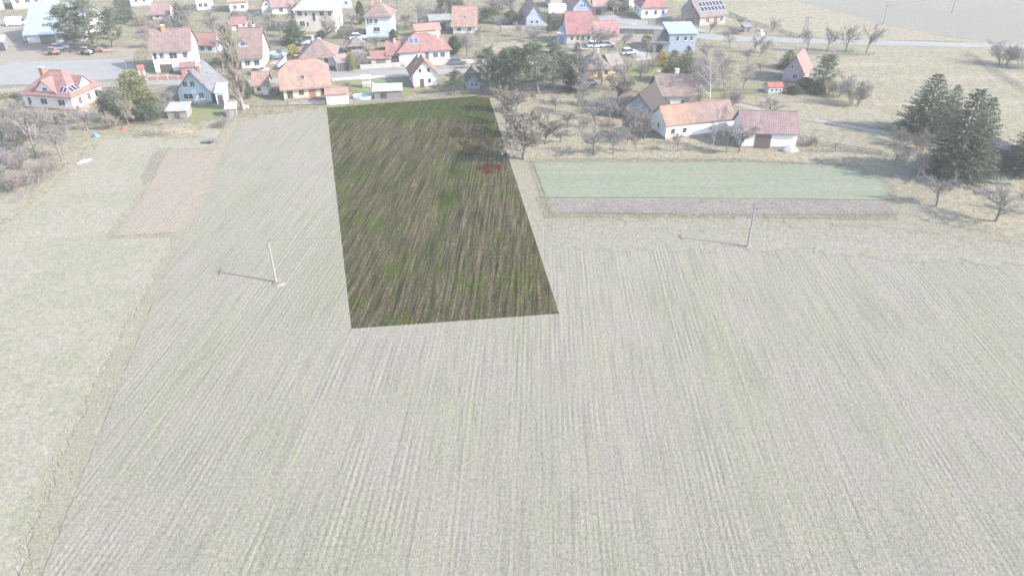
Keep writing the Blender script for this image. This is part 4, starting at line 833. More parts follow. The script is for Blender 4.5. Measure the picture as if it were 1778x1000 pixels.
for kind, name, lab, base, top, w in [
    ('shrub', 'willow_shrub', 'rounded grey-tan willow in front of the long farm building', (1113, 240), 180, 54),
    ('shrub', 'willow_shrub', 'smaller grey willow left of the rounded one', (1092, 236), 196, 34),
    ('birch', 'birch_tree', 'tall white-stemmed birch with reddish twigs behind the farm', (1232, 187), 76, 74),
    ('birch', 'birch_tree', 'thin white-stemmed birch in front of the long farm building', (1237, 256), 178, 34),
    ('tall', 'bare_tree', 'purple-grey bare tree close behind the tall birch', (1258, 172), 86, 52),
    ('tall', 'bare_tree', 'bare tree right of the tall birch by the garden fence', (1290, 158), 106, 42),
    ('tall', 'bare_tree', 'dense bare tree behind the stone farmhouse', (1215, 172), 96, 44),
    ('apple', 'bare_tree', 'bare tree standing against the white barn front', (1283, 265), 204, 54),
    ('apple', 'bare_tree', 'vase-shaped pale bare tree behind the mauve barn roof', (1336, 201), 162, 52),
    ('apple', 'bare_tree', 'dark bushy bare tree at the junction of the farm buildings', (1262, 262), 218, 40),
    ('apple', 'bare_tree', 'small bare bush tree in front of the long white wall', (1176, 262), 228, 28),
    ('apple', 'bare_tree', 'dark bare tree leaning over the orange-yellow house', (1046, 146), 92, 60),
    ('apple', 'bare_tree', 'spreading bare tree right of the orange-yellow house', (1086, 158), 98, 64),
    ('apple', 'bare_tree', 'bare tree among the garden beds left of the stone farmhouse', (1112, 140), 104, 40),
    ('shrub', 'bare_shrub', 'bare shrub between the annexe and the dark conifers', (1128, 124), 100, 38),
    ('apple', 'bare_tree', 'bare tree in front of the crimson-roofed house', (1032, 90), 44, 46),
    ('apple', 'bare_tree', 'bare tree left of the road driveway', (1082, 84), 52, 40),
    ('apple', 'bare_tree', 'bare tree in front of the dull pink barn roof', (1056, 80), 44, 40),
    ('tall', 'bare_tree', 'leaning bare tree left of the roadside row', (1267, 84), 52, 30),
    ('apple', 'bare_tree', 'bare fruit tree in the field corner below the main road, nearest the mauve house', (1320, 124), 105, 22),
    ('apple', 'bare_tree', 'small bare fruit tree below the main road, left of the others', (1298, 108), 82, 22),
    ('apple', 'bare_tree', 'bare fruit tree below the main road, second of three', (1319, 99), 74, 24),
    ('apple', 'bare_tree', 'bare fruit tree just under the main road verge', (1309, 90), 58, 32),
    ('apple', 'bare_tree', 'bare fruit tree below the main road beside the evergreens', (1331, 92), 66, 26),
    ('apple', 'bare_tree', 'bare fruit tree above the main road left of the lattice mast', (1340, 55), 30, 30),
    ('apple', 'bare_tree', 'bare fruit tree right of the pink-walled house', (1289, 48), 28, 28),
    ('apple', 'roadside_tree', 'bare roadside tree, first from the lattice mast', (1402, 89), 46, 32),
    ('apple', 'roadside_tree', 'bare roadside tree, second from the lattice mast', (1436, 89), 44, 34),
    ('apple', 'roadside_tree', 'bare roadside tree, third from the lattice mast', (1469, 91), 40, 40),
    ('apple', 'roadside_tree', 'widest bare roadside tree, last of the row towards the right', (1504, 92), 42, 50),
    ('apple', 'bare_tree', 'pale bare tree at the right end of the green strip', (1549, 306), 246, 50),
    ('apple', 'bare_tree', 'second pale bare tree right of the green strip', (1592, 313), 264, 46),
    ('apple', 'bare_tree', 'round bare apple tree casting a long shadow on the ploughed strip', (1626, 358), 302, 74),
    ('apple', 'bare_tree', 'wide crooked bare apple tree nearest the right edge', (1728, 384), 314, 96),
    ('apple', 'bare_tree', 'bare tree at the right edge behind the crooked apple tree', (1790, 372), 322, 60),
    ('shrub', 'bare_shrub', 'low bare shrub at the foot of the big spruces', (1640, 312), 286, 30),
    ('shrub', 'hedge_shrub', 'dark bare thicket at the right edge below the road', (1742, 112), 72, 56),
    ('shrub', 'hedge_shrub', 'dark bare thicket cut by the right edge below the road', (1776, 116), 76, 50),
    ('shrub', 'bare_shrub', 'bare shrub between mauve house and open meadow', (1452, 168), 138, 46),
    ('shrub', 'bare_shrub', 'largest bare shrub by the meadow right of the mauve house', (1484, 182), 132, 58),
    ('shrub', 'bare_shrub', 'low bare shrub right of the pine by the mauve house', (1436, 160), 136, 34),
    ('apple', 'bare_tree', 'large leaning bare tree in the left garden', (64, 273), 186, 104),
    ('apple', 'bare_tree', 'low bare tree right of the large leaning one', (108, 279), 222, 60),
    ('apple', 'bare_tree', 'bare tree in front of the hipped house garden', (152, 226), 184, 50),
    ('apple', 'bare_tree', 'bare tree at the far left edge of the garden', (8, 262), 196, 70),
    ('shrub', 'bare_shrub', 'bare shrub under the large leaning tree', (30, 292), 252, 60),
    ('shrub', 'bare_shrub', 'low brushwood at the left edge beside the meadow', (14, 330), 296, 60),
    ('shrub', 'bare_shrub', 'low brushwood between leaning tree and white tarpaulin', (92, 296), 268, 46),
    ('shrub', 'bare_shrub', 'bare shrub left of the hipped house', (22, 212), 176, 50),
    ('shrub', 'bare_shrub', 'bare shrub in front of the hipped house, left one', (62, 214), 184, 44),
    ('shrub', 'bare_shrub', 'bare shrub in front of the hipped house, right one', (134, 214), 180, 36),
    ('apple', 'bare_tree', 'pale bare tree left of the garden shed', (286, 192), 158, 46),
    ('shrub', 'bare_shrub', 'reddish bare shrub behind the green bushes by the street', (150, 172), 150, 34),
    ('shrub', 'bare_shrub', 'bare hedge shrub along the street, nearer the yellow-green conifer', (186, 172), 152, 36),
    ('shrub', 'bare_shrub', 'round reddish-brown shrub below the tool shed', (388, 221), 203, 26),
    ('tall', 'bare_tree', 'tall bare tree behind the red-roofed annexe', (374, 72), 14, 58),
    ('tall', 'bare_tree', 'tall bare tree left of the far white villa', (330, 44), 2, 46),
    ('apple', 'bare_tree', 'bare tree in the far gardens between villa and white house', (300, 52), 24, 34),
    ('apple', 'pruned_tree', 'small pruned tree behind the brown-roofed white house', (254, 66), 46, 18),
    ('tall', 'bare_tree', 'bare tree right of the steep brown roof', (468, 52), 16, 58),
    ('apple', 'bare_tree', 'bare tree in front of the mauve-roofed house', (440, 48), 18, 44),
    ('apple', 'bare_tree', 'bare tree left of the mauve-roofed house', (402, 44), 14, 44),
    ('apple', 'bare_tree', 'bare tree in front of the cream house', (567, 76), 22, 52),
    ('apple', 'bare_tree', 'bare tree behind the brown bungalow, right side', (604, 92), 66, 30),
    ('apple', 'bare_tree', 'bare street tree in front of the garden pavilion', (618, 118), 88, 36),
    ('tall', 'bare_tree', 'tall bare tree right of the blue villa', (727, 52), 2, 56),
    ('apple', 'bare_tree', 'bare tree right of the blue villa, close to its wall', (704, 46), 20, 34),
    ('tall', 'bare_tree', 'bare tree at the right end of the red bungalow', (811, 98), 52, 52),
    ('tall', 'bare_tree', 'thin bare tree in front of the orange-roofed house', (827, 80), 42, 26),
    ('apple', 'bare_tree', 'bare tree in the open lot left of the grey-blue gable', (905, 63), 36, 30),
    ('apple', 'bare_tree', 'bare tree between orange-roofed house and open lot', (868, 56), 24, 50),
    ('tall', 'bare_tree', 'bare tree at the top edge above the open lot', (888, 30), -14, 50),
    ('apple', 'bare_tree', 'bare tree at the left end of the big pine group', (842, 104), 74, 30),
    ('tall', 'bare_tree', 'bare tree at the top edge left of the blue villa', (690, 16), -20, 50),
    ('tall', 'bare_tree', 'bare tree at the top edge right of the brick-red house', (120, 14), -20, 40),
    ('apple', 'bare_tree', 'bare tree behind the pool garden by the steep roof', (490, 104), 78, 26),
    ('shrub', 'bare_shrub', 'bare shrub in the garden right of the yellow house', (598, 156), 140, 24),
    ('shrub', 'bare_shrub', 'bare shrub left of the tall birch', (1206, 190), 162, 34),
    ('tall', 'bare_tree', 'bare tree at the top edge beside the salmon outbuilding', (1074, 26), -8, 44)]:
    tree(kind, name, lab, base, top, w)
tree('poplar', 'poplar_tree', 'tall columnar bare poplar right of the pale blue house', (422, 190), 38, 36, lean=-.09, rot=0)
# evergreens
PG = 'pines behind the parcel'
for base, top, w, lab in [
    ((848, 160), 84, 52, 'pine at the left end of the group behind the parcel'),
    ((872, 163), 94, 46, 'front pine of the group, nearest the parcel corner'),
    ((902, 163), 80, 58, 'pine in the middle of the group behind the parcel'),
    ((934, 162), 66, 74, 'tallest and widest pine of the group behind the parcel'),
    ((962, 156), 74, 56, 'pine at the right of the tallest one in the group'),
    ((886, 148), 82, 50, 'rear pine of the group, left of the tallest'),
    ((978, 148), 92, 40, 'last pine of the group, touching the dark spruce')]:
    tree('pine', 'pine_tree', lab, base, top, w, group=PG)
for kind, name, lab, base, top, w in [
    ('spruce', 'spruce_tree', 'dark spruce at the right end of the pine group', (999, 156), 72, 42),
    ('pine', 'pine_tree', 'light green pine right of the small gabled house', (789, 164), 120, 40),
    ('pine', 'pine_tree', 'broad old pine in front of the metal barn, left of three', (134, 86), 6, 64),
    ('pine', 'pine_tree', 'tallest old pine in front of the metal barn, middle of three', (166, 87), -4, 76),
    ('pine', 'pine_tree', 'old pine in front of the metal barn, right of three', (196, 84), 10, 52),
    ('conifer', 'conifer_tree', 'conifer by the pale gabled house at the top left', (222, 34), 0, 30),
    ('conifer', 'conifer_tree', 'thin dark conifer behind the old pines', (212, 40), -4, 24),
    ('conifer', 'conifer_tree', 'dark round conifer in front of the cream house', (513, 76), 34, 48),
    ('conifer', 'conifer_tree', 'dark narrow conifer behind the brown-roofed white house', (287, 66), 36, 20),
    ('conifer', 'conifer_tree', 'dark conifer behind the purple-roofed cottage', (312, 36), 4, 30),
    ('thuja', 'thuja_tree', 'tall dark thuja left of the blue villa', (627, 42), 2, 20),
    ('conifer', 'conifer_tree', 'dark conifer at the top edge right of the blue villa', (774, 22), -22, 40),
    ('conifer', 'conifer_tree', 'dark conifer behind the orange-roofed house', (796, 20), -12, 34),
    ('conifer', 'conifer_tree', 'dark green conifer left of the teal-roofed house front', (1166, 142), 86, 50),
    ('conifer', 'conifer_tree', 'dark green conifer in front of the teal-roofed house', (1190, 140), 80, 42),
    ('pine', 'pine_tree', 'pine beside the mauve gabled house', (1426, 156), 92, 48),
    ('conifer', 'conifer_tree', 'dark round evergreen left behind the mauve gabled house', (1368, 118), 86, 40),
    ('conifer', 'conifer_tree', 'dark evergreen at the top edge beyond the side road', (1072, 16), -16, 50),
    ('spruce', 'spruce_tree', 'tall pointed spruce, left of the big dark pair', (1602, 230), 126, 94),
    ('spruce', 'spruce_tree', 'small spruce tip between the big dark pair', (1641, 226), 146, 52),
    ('spruce', 'spruce_tree', 'largest and nearest dark spruce on the right', (1656, 304), 152, 122),
    ('spruce', 'spruce_tree', 'light-edged spruce at the right side of the largest one', (1684, 296), 166, 76),
    ('spruce', 'spruce_tree', 'dark spruce cut by the right edge', (1772, 300), 206, 76),
    ('spruce', 'spruce_tree', 'spruce standing just outside behind the one at the right edge', (1800, 280), 200, 60),
    ('yellowbush', 'golden_conifer_shrub', 'yellow-green cypress beside the asphalt yard', (236, 176), 121, 52),
    ('bush', 'evergreen_shrub', 'round green bush in front of the street, right of the hipped house', (198, 206), 162, 52),
    ('yellowbush', 'evergreen_shrub', 'yellowish bush at the right of the yellow-green cypress foot', (262, 180), 160, 30),
    ('bush', 'evergreen_shrub', 'dark green bush left of the garden shed', (262, 210), 178, 40),
    ('bush', 'evergreen_shrub', 'reddish-dark bush second left of the garden shed', (240, 208), 182, 34),
    ('bush', 'evergreen_shrub', 'green bush below the hipped house front corner', (98, 216), 196, 34),
    ('yellowbush', 'evergreen_shrub', 'yellowish bush in front of the hipped house', (80, 216), 196, 30),
    ('forsythia', 'forsythia_shrub', 'golden shrub left of the brown bungalow', (511, 104), 78, 22),
    ('forsythia', 'forsythia_shrub', 'yellow flowering shrub near the dark conifers', (1149, 116), 88, 22),
    ('yellowbush', 'round_shrub', 'round yellow-green shrub on the driveway by the dark shed', (1122, 76), 60, 20),
    ('thuja', 'thuja_tree', 'bright green thuja hedge piece right of the poplar', (431, 171), 138, 18),
    ('thuja', 'thuja_tree', 'narrow thuja column left of the crimson-roofed house', (953, 57), 26, 11),
    ('bush', 'evergreen_shrub', 'dark hedge bush right of the narrow thuja column', (966, 52), 34, 24),
    ('bush', 'evergreen_shrub', 'dark hedge bush touching the crimson roof', (978, 50), 32, 20),
    ('yellowbush', 'evergreen_shrub', 'yellow-green shrub at the gate of the dark garage', (611, 122), 92, 16),
    ('bush', 'evergreen_shrub', 'low green bush at the left wing of the red bungalow', (664, 96), 82, 40),
    ('bush', 'evergreen_shrub', 'dark bush at the right end of the red bungalow', (790, 92), 62, 28),
    ('bush', 'evergreen_shrub', 'dark shrub beside the blue villa wall', (684, 70), 50, 18),
    ('bush', 'evergreen_shrub', 'dark hedge behind the open lot, left piece', (850, 38), 14, 44),
    ('bush', 'evergreen_shrub', 'dark hedge behind the open lot, right piece', (888, 42), 18, 40),
    ('bush', 'evergreen_shrub', 'dark bush under the mauve gabled house wall', (1398, 152), 134, 34),
    ('bush', 'evergreen_shrub', 'dark bush at the foot of the pine by the mauve house', (1418, 162), 138, 30),
    ('bush', 'evergreen_shrub', 'dark shadowed bush beside the tiny red-roofed kiosk', (1378, 162), 148, 30),
    ('bush', 'evergreen_shrub', 'green bush behind the crooked tree at the top right', (560, 66), 52, 24)]:
    tree(kind, name, lab, base, top, w)
# more garden growth between the houses
for kind, name, lab, base, top, w in [
    ('apple', 'bare_tree', 'bare tree behind the hut by the asphalt yard', (262, 84), 56, 40),
    ('apple', 'bare_tree', 'bare tree between pruned tree and far cottage', (272, 58), 34, 34),
    ('shrub', 'bare_shrub', 'reddish shrub left of the purple-roofed cottage', (246, 44), 24, 34),
    ('shrub', 'bare_shrub', 'shrub right of the purple-roofed cottage', (318, 46), 28, 36),
    ('apple', 'bare_tree', 'bare tree at the end of the red-roofed annexe', (392, 92), 58, 44),
    ('dense', 'bare_tree', 'dense bare tree in the garden left of the poplar', (388, 128), 92, 42),
    ('shrub', 'bare_shrub', 'grey shrub behind the slate roof of the pale blue house', (372, 118), 98, 36),
    ('apple', 'bare_tree', 'bare tree between the steep roof and the cream house', (488, 66), 30, 46),
    ('tall', 'bare_tree', 'tall thin bare tree at the left gable of the cream house', (506, 46), 4, 34),
    ('shrub', 'bare_shrub', 'shrub at the right foot of the cream house', (600, 66), 44, 30),
    ('apple', 'bare_tree', 'bare tree between cream house and blue villa', (612, 50), 20, 34),
    ('shrub', 'bare_shrub', 'reddish shrub in front of the dark garage street side', (630, 116), 96, 30),
    ('apple', 'bare_tree', 'bare tree behind the red garage', (656, 90), 62, 34),
    ('shrub', 'bare_shrub', 'bare thicket right of the tall tree by the blue villa', (748, 44), 18, 50),
    ('apple', 'bare_tree', 'bare tree behind the tin-roofed shed', (762, 34), 8, 40),
    ('shrub', 'bare_shrub', 'bare bush between bungalow and orange-roofed house', (800, 78), 58, 34),
    ('apple', 'bare_tree', 'bare tree at the street end beside the pines', (834, 118), 82, 34),
    ('apple', 'bare_tree', 'bare tree between open lot and crimson roof', (930, 72), 46, 36),
    ('shrub', 'bare_shrub', 'bare thicket at the top edge over the open lot', (868, 18), -10, 60),
    ('dense', 'bare_tree', 'dense bare tree in front of the orange-yellow house garden', (1012, 164), 112, 46),
    ('dense', 'bare_tree', 'dense grey bare tree beside the dark barn, orchard side', (1070, 186), 128, 50),
    ('shrub', 'bare_shrub', 'grey thicket between dark barn and orchard', (1046, 196), 164, 44),
    ('shrub', 'bare_shrub', 'grey thicket left of the dark barn wall', (1082, 200), 172, 36),
    ('apple', 'bare_tree', 'bare tree above the stone farmhouse roof', (1158, 142), 108, 40),
    ('shrub', 'bare_shrub', 'purple-grey thicket at the foot of the tall birch', (1226, 158), 116, 50),
    ('shrub', 'bare_shrub', 'thicket right of the tall birch foot', (1264, 186), 152, 44),
    ('tall', 'bare_tree', 'bare tree left of the teal-roofed house, behind the dark shed', (1122, 100), 66, 36),
    ('apple', 'bare_tree', 'bare tree right of the teal-roofed house', (1228, 106), 72, 38),
    ('shrub', 'bare_shrub', 'dark brush behind the brown boarded barn wing', (1172, 44), 26, 34),
    ('apple', 'bare_tree', 'bare tree in front of the pink-walled house', (1232, 58), 30, 30),
    ('shrub', 'bare_shrub', 'brush around the small dark hutch', (1278, 58), 44, 36),
    ('shrub', 'bare_shrub', 'brush at the farm track by the barn gable', (1402, 250), 232, 40),
    ('shrub', 'bare_shrub', 'dark brush at the foot of the left big spruce', (1560, 250), 222, 46),
    ('shrub', 'bare_shrub', 'dark shadowed brush between spruces and track', (1600, 262), 230, 50),
    ('shrub', 'bare_shrub', 'thicket at the left edge under the leaning trees', (-4, 306), 258, 70),
    ('dense', 'bare_tree', 'dense bare tree at the far left beside the hipped house', (-8, 236), 168, 70),
    ('shrub', 'bare_shrub', 'bare brush in the left garden below the hipped house', (104, 238), 206, 56),
    ('shrub', 'bare_shrub', 'bare brush in the middle of the left garden', (50, 240), 208, 56),
    ('shrub', 'bare_shrub', 'bare brush left of the brushwood pile', (190, 222), 196, 44),
    ('dense', 'bare_tree', 'bare tree left of the dark green bush by the shed', (222, 214), 172, 40),
    ('shrub', 'bare_shrub', 'dry brush behind the left meadow boundary', (60, 318), 284, 50),
    ('apple', 'bare_tree', 'bare tree in the garden left of the big left tree', (36, 268), 210, 60)]:
    tree(kind, name, lab, base, top, w)
random.seed(9)
# ------------------------------------------------------------------ garden patches
M_soil = earth('garden_soil', [(0.3, (0.20, 0.16, 0.125)), (0.6, (0.26, 0.205, 0.16)), (0.8, (0.22, 0.19, 0.14))], 0.5, 5.0, 0.8, speck=0.45)
M_lawn = earth('lawn', [(0.3, (0.20, 0.225, 0.105)), (0.55, (0.235, 0.25, 0.125)), (0.78, (0.28, 0.27, 0.16))], 0.35, 4.0, 0.6, speck=0.3)
M_pave = earth('paving', [(0.3, (0.33, 0.31, 0.29)), (0.6, (0.40, 0.38, 0.355)), (0.8, (0.36, 0.34, 0.31))], 0.6, 3.0, 0.3, speck=0.2)
M_straw = earth('bleached_grass', [(0.3, (0.36, 0.32, 0.25)), (0.55, (0.32, 0.295, 0.215)), (0.78, (0.40, 0.35, 0.285))], 0.25, 3.0, 0.7, speck=0.4, grain=(1.2, (0.72, 0.72, 0.66), (1.14, 1.12, 1.1)))
zz = -0.079
for nm, mt, px in [
    ('garden_bed', M_soil, [(232, 40), (300, 38), (306, 58), (240, 62)]), ('garden_bed', M_soil, [(205, 178), (240, 176), (246, 198), (214, 204)]),
    ('garden_bed', M_soil, [(860, 70), (935, 62), (938, 84), (868, 92)]), ('garden_bed', M_soil, [(1050, 148), (1098, 146), (1100, 168), (1060, 172)]),
    ('garden_bed', M_soil, [(1190, 100), (1225, 98), (1232, 118), (1198, 122)]), ('garden_bed', M_soil, [(1030, 210), (1062, 204), (1076, 240), (1044, 246)]),
    ('lawn', M_lawn, [(310, 183), (392, 184), (386, 206), (330, 212)]), ('lawn', M_lawn, [(585, 140), (706, 134), (712, 168), (612, 158)]), ('lawn', M_lawn, [(1084, 118), (1160, 116), (1162, 134), (1098, 138)]),
    ('lawn', M_lawn, [(690, 48), (740, 44), (740, 60), (696, 62)]), ('lawn', M_lawn, [(300, 60), (420, 58), (424, 70), (300, 72)]), ('lawn', M_lawn, [(1210, 150), (1330, 150), (1330, 165), (1216, 170)]),
    ('paving', M_pave, [(60, 202), (150, 200), (158, 184), (138, 182), (130, 197)]), ('paving', M_pave, [(250, 131), (345, 128), (346, 138), (250, 141)]), ('paving', M_pave, [(470, 108), (500, 96), (520, 100), (486, 122)]),
    ('paving', M_pave, [(690, 112), (790, 106), (796, 112), (690, 118)]), ('paving', M_pave, [(985, 80), (1060, 78), (1062, 86), (985, 86)]), ('paving', M_pave, [(500, 176), (570, 172), (572, 180), (502, 182)]),
    ('paving', M_pave, [(1080, 86), (1120, 84), (1132, 102), (1108, 106)]), ('paving', M_pave, [(1708, 246), (1742, 264), (1736, 276), (1704, 268)]),
    ('bleached_grass', M_straw, [(280, 214), (336, 214), (344, 238), (286, 240)]), ('bleached_grass', M_straw, [(860, 160), (1010, 164), (1060, 250), (1120, 268), (910, 280), (884, 230)]),
    ('bleached_grass', M_straw, [(1120, 262), (1420, 262), (1480, 286), (1250, 276), (930, 276)]), ('bleached_grass', M_straw, [(1390, 165), (1560, 200), (1560, 226), (1400, 205), (1290, 178)]),
    ('bleached_grass', M_straw, [(1660, 318), (1778, 310), (1850, 390), (1760, 410), (1600, 380)]), ('bleached_grass', M_straw, [(840, 78), (930, 66), (960, 78), (850, 100)]),
    ('bleached_grass', M_straw, [(1380, 2), (1560, 50), (1680, 72), (1500, 70), (1330, 60), (1270, 20)]), ('bleached_grass', M_straw, [(120, 262), (160, 240), (180, 246), (120, 300), (60, 350), (0, 400), (-20, 396), (50, 336)])]:
    sheet(nm, px, zz, mt, jag=.55); zz += .0012

# ------------------------------------------------------------------ poles, wires, mast
CONC = paint((0.27, 0.265, 0.255), .9, .15, 2.0); STEEL = paint((0.22, 0.22, 0.225), .5, .15); CERAM = paint((0.14, 0.09, 0.07), .3, .1)
def power_pole(label, base, ytop, arm=1.5, rz=0.1, mat=CONC):
    h = HT(base[0], base[1], ytop); p = G(*base); p.z = -.15; o = empty('power_pole', p, rz); tag(o, label, 'power pole', 'power poles')
    MB().tube((0, 0, -.3), (0, 0, h - .1), .15, .085, 10).build('pole', mat, o, smooth=False)
    a = MB().box(-.05, .05, -arm / 2, arm / 2, h - .42, h - .32).build('crossarm', STEEL, o)
    for y in (-arm / 2 + .1, 0, arm / 2 - .1):
        z0 = h - .32 if y else h - .1
        MB().tube((0, y, z0), (0, y, z0 + .22), .055, .035, 8).build('insulator', CERAM, a)
    MB().box(-.22, .22, -.22, .22, 0, .25).build('footing', CONC, o)
    return [Vector((p.x, p.y, p.z)) + Matrix.Rotation(rz, 3, 'Z') @ Vector((0, y, h - .12 if y else h + .1)) for y in (-arm / 2 + .1, 0, arm / 2 - .1)]
A = power_pole('pale concrete power pole standing alone in the field left of the parcel', (479, 489), 417)
B_ = power_pole('concrete power pole in the field right of the parcel', (1298, 428), 354)
far1 = power_pole('thin power pole on the slope above the main road', (1533, 43), 8, 1.3, .3)
far2 = power_pole('thin power pole at the top edge of the far field', (1653, 22), -12, 1.3, .3)
def wire(label, p, q, sag=.7, r=.0035):
    m = MB(); prev = p
    for i in range(1, 17):
        t = i / 16; c = p.lerp(q, t) - Vector((0, 0, sag * 4 * t * (1 - t))); m.tube(prev, c, r, r, 4, cap=False); prev = c
    tag(m.build('wire', paint((.07, .07, .065), .6, .05)), label, 'wire', 'power line wires')
off = G(2050, 372); C_ = [Vector((off.x, off.y, a.z)) + Vector((0, (k - 1) * .65, 0)) for k, a in enumerate(B_)]
nm3 = ('nearest', 'middle', 'farthest')
for k in range(3):
    wire('%s of three wires strung from pole to pole across the parcel' % nm3[k], A[k], B_[k], .9)
    wire('%s of three wires running right from the right field pole' % nm3[k], B_[k], C_[k], .8)
    wire('%s of three wires between the two poles above the main road' % nm3[k], far1[k], far2[k], .5, .01)
def post(name, label, base, ytop, r=.06, mat=None, lamp=False, cat='post', group=None):
    h = HT(base[0], base[1], ytop); p = G(*base); p.z = -.1; o = empty(name, p); tag(o, label, cat, group)
    MB().tube((0, 0, -.1), (0, 0, h), r, r * .6, 8).build('pole', mat or CONC, o)
    MB().box(-.14, .14, -.14, .14, -.02, .18).build('footing', CONC, o)
    if lamp: MB().box(-.1, .7, -.11, .11, h - .02, h + .12).build('lamp_head', paint((.6, .6, .6), .4, .05), o)
for lab, b, t in [('white street pole left of the grey-blue gable', (913, 38), 4), ('street pole in front of the salmon outbuilding', (1063, 44), 12), ('street pole at the corner of the white red-roofed house', (1113, 33), 4),
                  ('street pole behind the blue villa, near the tin-roofed shed', (724, 62), 22)]: post('street_pole', lab, b, t, .09, group='street poles in the village')
for lab, b, t in [('street lamp before the red garage', (640, 128), 100), ('street lamp beside the steep-roofed house', (515, 116), 96), ('street lamp left of the road by the driveway', (1096, 58), 42)]:
    post('street_lamp', lab, b, t, .06, lamp=True, cat='street lamp', group='street lamps')
for i, (b, t) in enumerate([((222, 128), 97), ((234, 124), 93), ((243, 110), 84), ((255, 106), 78), ((262, 92), 70)]):
    post('net_post', ('nearest leaning', 'second', 'third', 'fourth', 'farthest')[i] + ' tall net post beside the asphalt yard', b, t, .05, group='net posts by the yard')
# lattice mast
b = G(1396, 66); hm_ = HT(1396, 66, 29); o = empty('lattice_mast', (b.x, b.y, -.1)); tag(o, 'small steel lattice mast beside the main road', 'mast')
wb, wt_ = .75, .22
for sx, sy in ((-1, -1), (1, -1), (1, 1), (-1, 1)): MB().tube((sx * wb, sy * wb, 0), (sx * wt_, sy * wt_, hm_), .05, .04, 5).build('leg', STEEL, o)
for i in range(8):
    z0, z1 = hm_ * i / 8, hm_ * (i + 1) / 8; a0, a1 = wb + (wt_ - wb) * i / 8, wb + (wt_ - wb) * (i + 1) / 8; br = MB()
    for (sx, sy), (tx, ty) in (((-1, -1), (1, -1)), ((1, -1), (1, 1)), ((1, 1), (-1, 1)), ((-1, 1), (-1, -1))):
        br.tube((sx * a0, sy * a0, z0), (tx * a1, ty * a1, z1), .025, .025, 4, cap=False); br.tube((sx * a1, sy * a1, z1), (tx * a1, ty * a1, z1), .025, .025, 4, cap=False)
    br.build('bracing', STEEL, o)
MB().box(-1.1, 1.1, -.06, .06, hm_ - .3, hm_ - .18).build('crossarm', STEEL, o)

# ------------------------------------------------------------------ fences, walls, hedges
def fence(name, label, px, h, mat, pmat=None, step=2.4, kind='rails', cat='fence', t=.05):
    P = [G(*p) for p in px]; o = empty(name, (P[0].x, P[0].y, -.1)); tag(o, label, cat); base = P[0]
    pm = MB().box(-.06, .06, -.06, .06, -.1, h + .08).mesh('post', pmat or mat)
    for i in range(len(P) - 1):
        a, b = P[i] - base, P[i + 1] - base; d = b - a; n = max(1, round(d.length / step)); rz = math.atan2(d.y, d.x); st = d.length / n
        key = MB()
        if kind == 'solid': key.box(.065, st - .065, -t, t, 0, h)
        elif kind == 'pickets':
            key.box(.065, st - .065, -.02, .02, .2, .28); key.box(.065, st - .065, -.02, .02, h - .25, h - .17); k = int(st / .16)
            for j in range(k): x = .08 + (st - .16) * (j + .5) / k; key.box(x - .04, x + .04, -.045, -.022, .05, h)
        else:
            for j in range(3): z = h * (.2 + .35 * j); key.box(.065, st - .065, -.03, .03, z, z + .1)
        me = key.mesh('panel', mat)
        for k in range(n):
            q = a + d * (k / n); link('post', pm, o, q); link('panel', me, o, q, (0, 0, rz))
        link('post', pm, o, b)
WOODG = paint((0.27, 0.245, 0.22), .9, .25, 3.0); WHITEP = paint((0.60, 0.59, 0.57), .7, .12); GREYW = paint((0.40, 0.385, 0.365), .9, .15); DARKW = paint((0.15, 0.145, 0.145), .9, .25)
fence('garden_wall', 'pale low garden wall along the street before the red garage', [(626, 120), (700, 115)], 1.0, GREYW, kind='solid', cat='wall')
fence('picket_fence', 'white picket fence along the street before the red bungalow', [(704, 116), (842, 109)], 1.1, WHITEP, kind='pickets')
fence('picket_fence', 'low white fence between street and play tower garden', [(578, 141), (640, 137), (705, 133)], .7, WHITEP, kind='pickets')
fence('garden_fence', 'grey post and rail fence below the yellow house', [(440, 186), (500, 183), (564, 182)], .8, WOODG)
fence('garden_fence', 'grey rail fence between pool garden and parcel', [(606, 182), (700, 175), (800, 163), (846, 161)], .8, WOODG)
fence('retaining_wall', 'dark retaining wall along the main road driveway', [(1076, 58), (1150, 60)], 1.3, DARKW, kind='solid', cat='wall', t=.15)
fence('garden_wall', 'pale low wall below the grey-blue gabled cottage', [(858, 50), (912, 50), (950, 52)], .9, GREYW, kind='solid', cat='wall')
fence('board_fence', 'weathered board fence right of the tall birch', [(1274, 163), (1314, 163)], 1.2, WOODG, kind='pickets')
fence('garden_fence', 'dark rail fence before the white red-roofed house', [(1126, 42), (1180, 50)], .9, DARKW)
fence('brick_wall', 'reddish wall with pale posts before the brown-roofed white house', [(256, 140), (346, 137)], .9, paint((.33, .2, .17), .9, .2, 3.0), WHITEP, 2.2, 'solid', cat='wall')
fence('garden_fence', 'thin rail fence climbing the slope behind the pink-walled house', [(1258, 24), (1300, 40), (1388, 66)], .9, DARKW, step=3.5)
fence('white_wall', 'white sloping wall beside the drive of the steep-roofed house', [(484, 122), (502, 100)], 1.2, WHITEP, kind='solid', cat='wall', t=.1)
fence('garden_fence', 'grey rail fence beside the hipped house on the street side', [(-10, 164), (60, 158), (150, 156), (240, 149)], .9, WOODG)
fence('meadow_fence', 'old rail fence between the farm barn and the big spruces', [(1384, 250), (1450, 256), (1530, 268)], .8, WOODG, step=3.0)
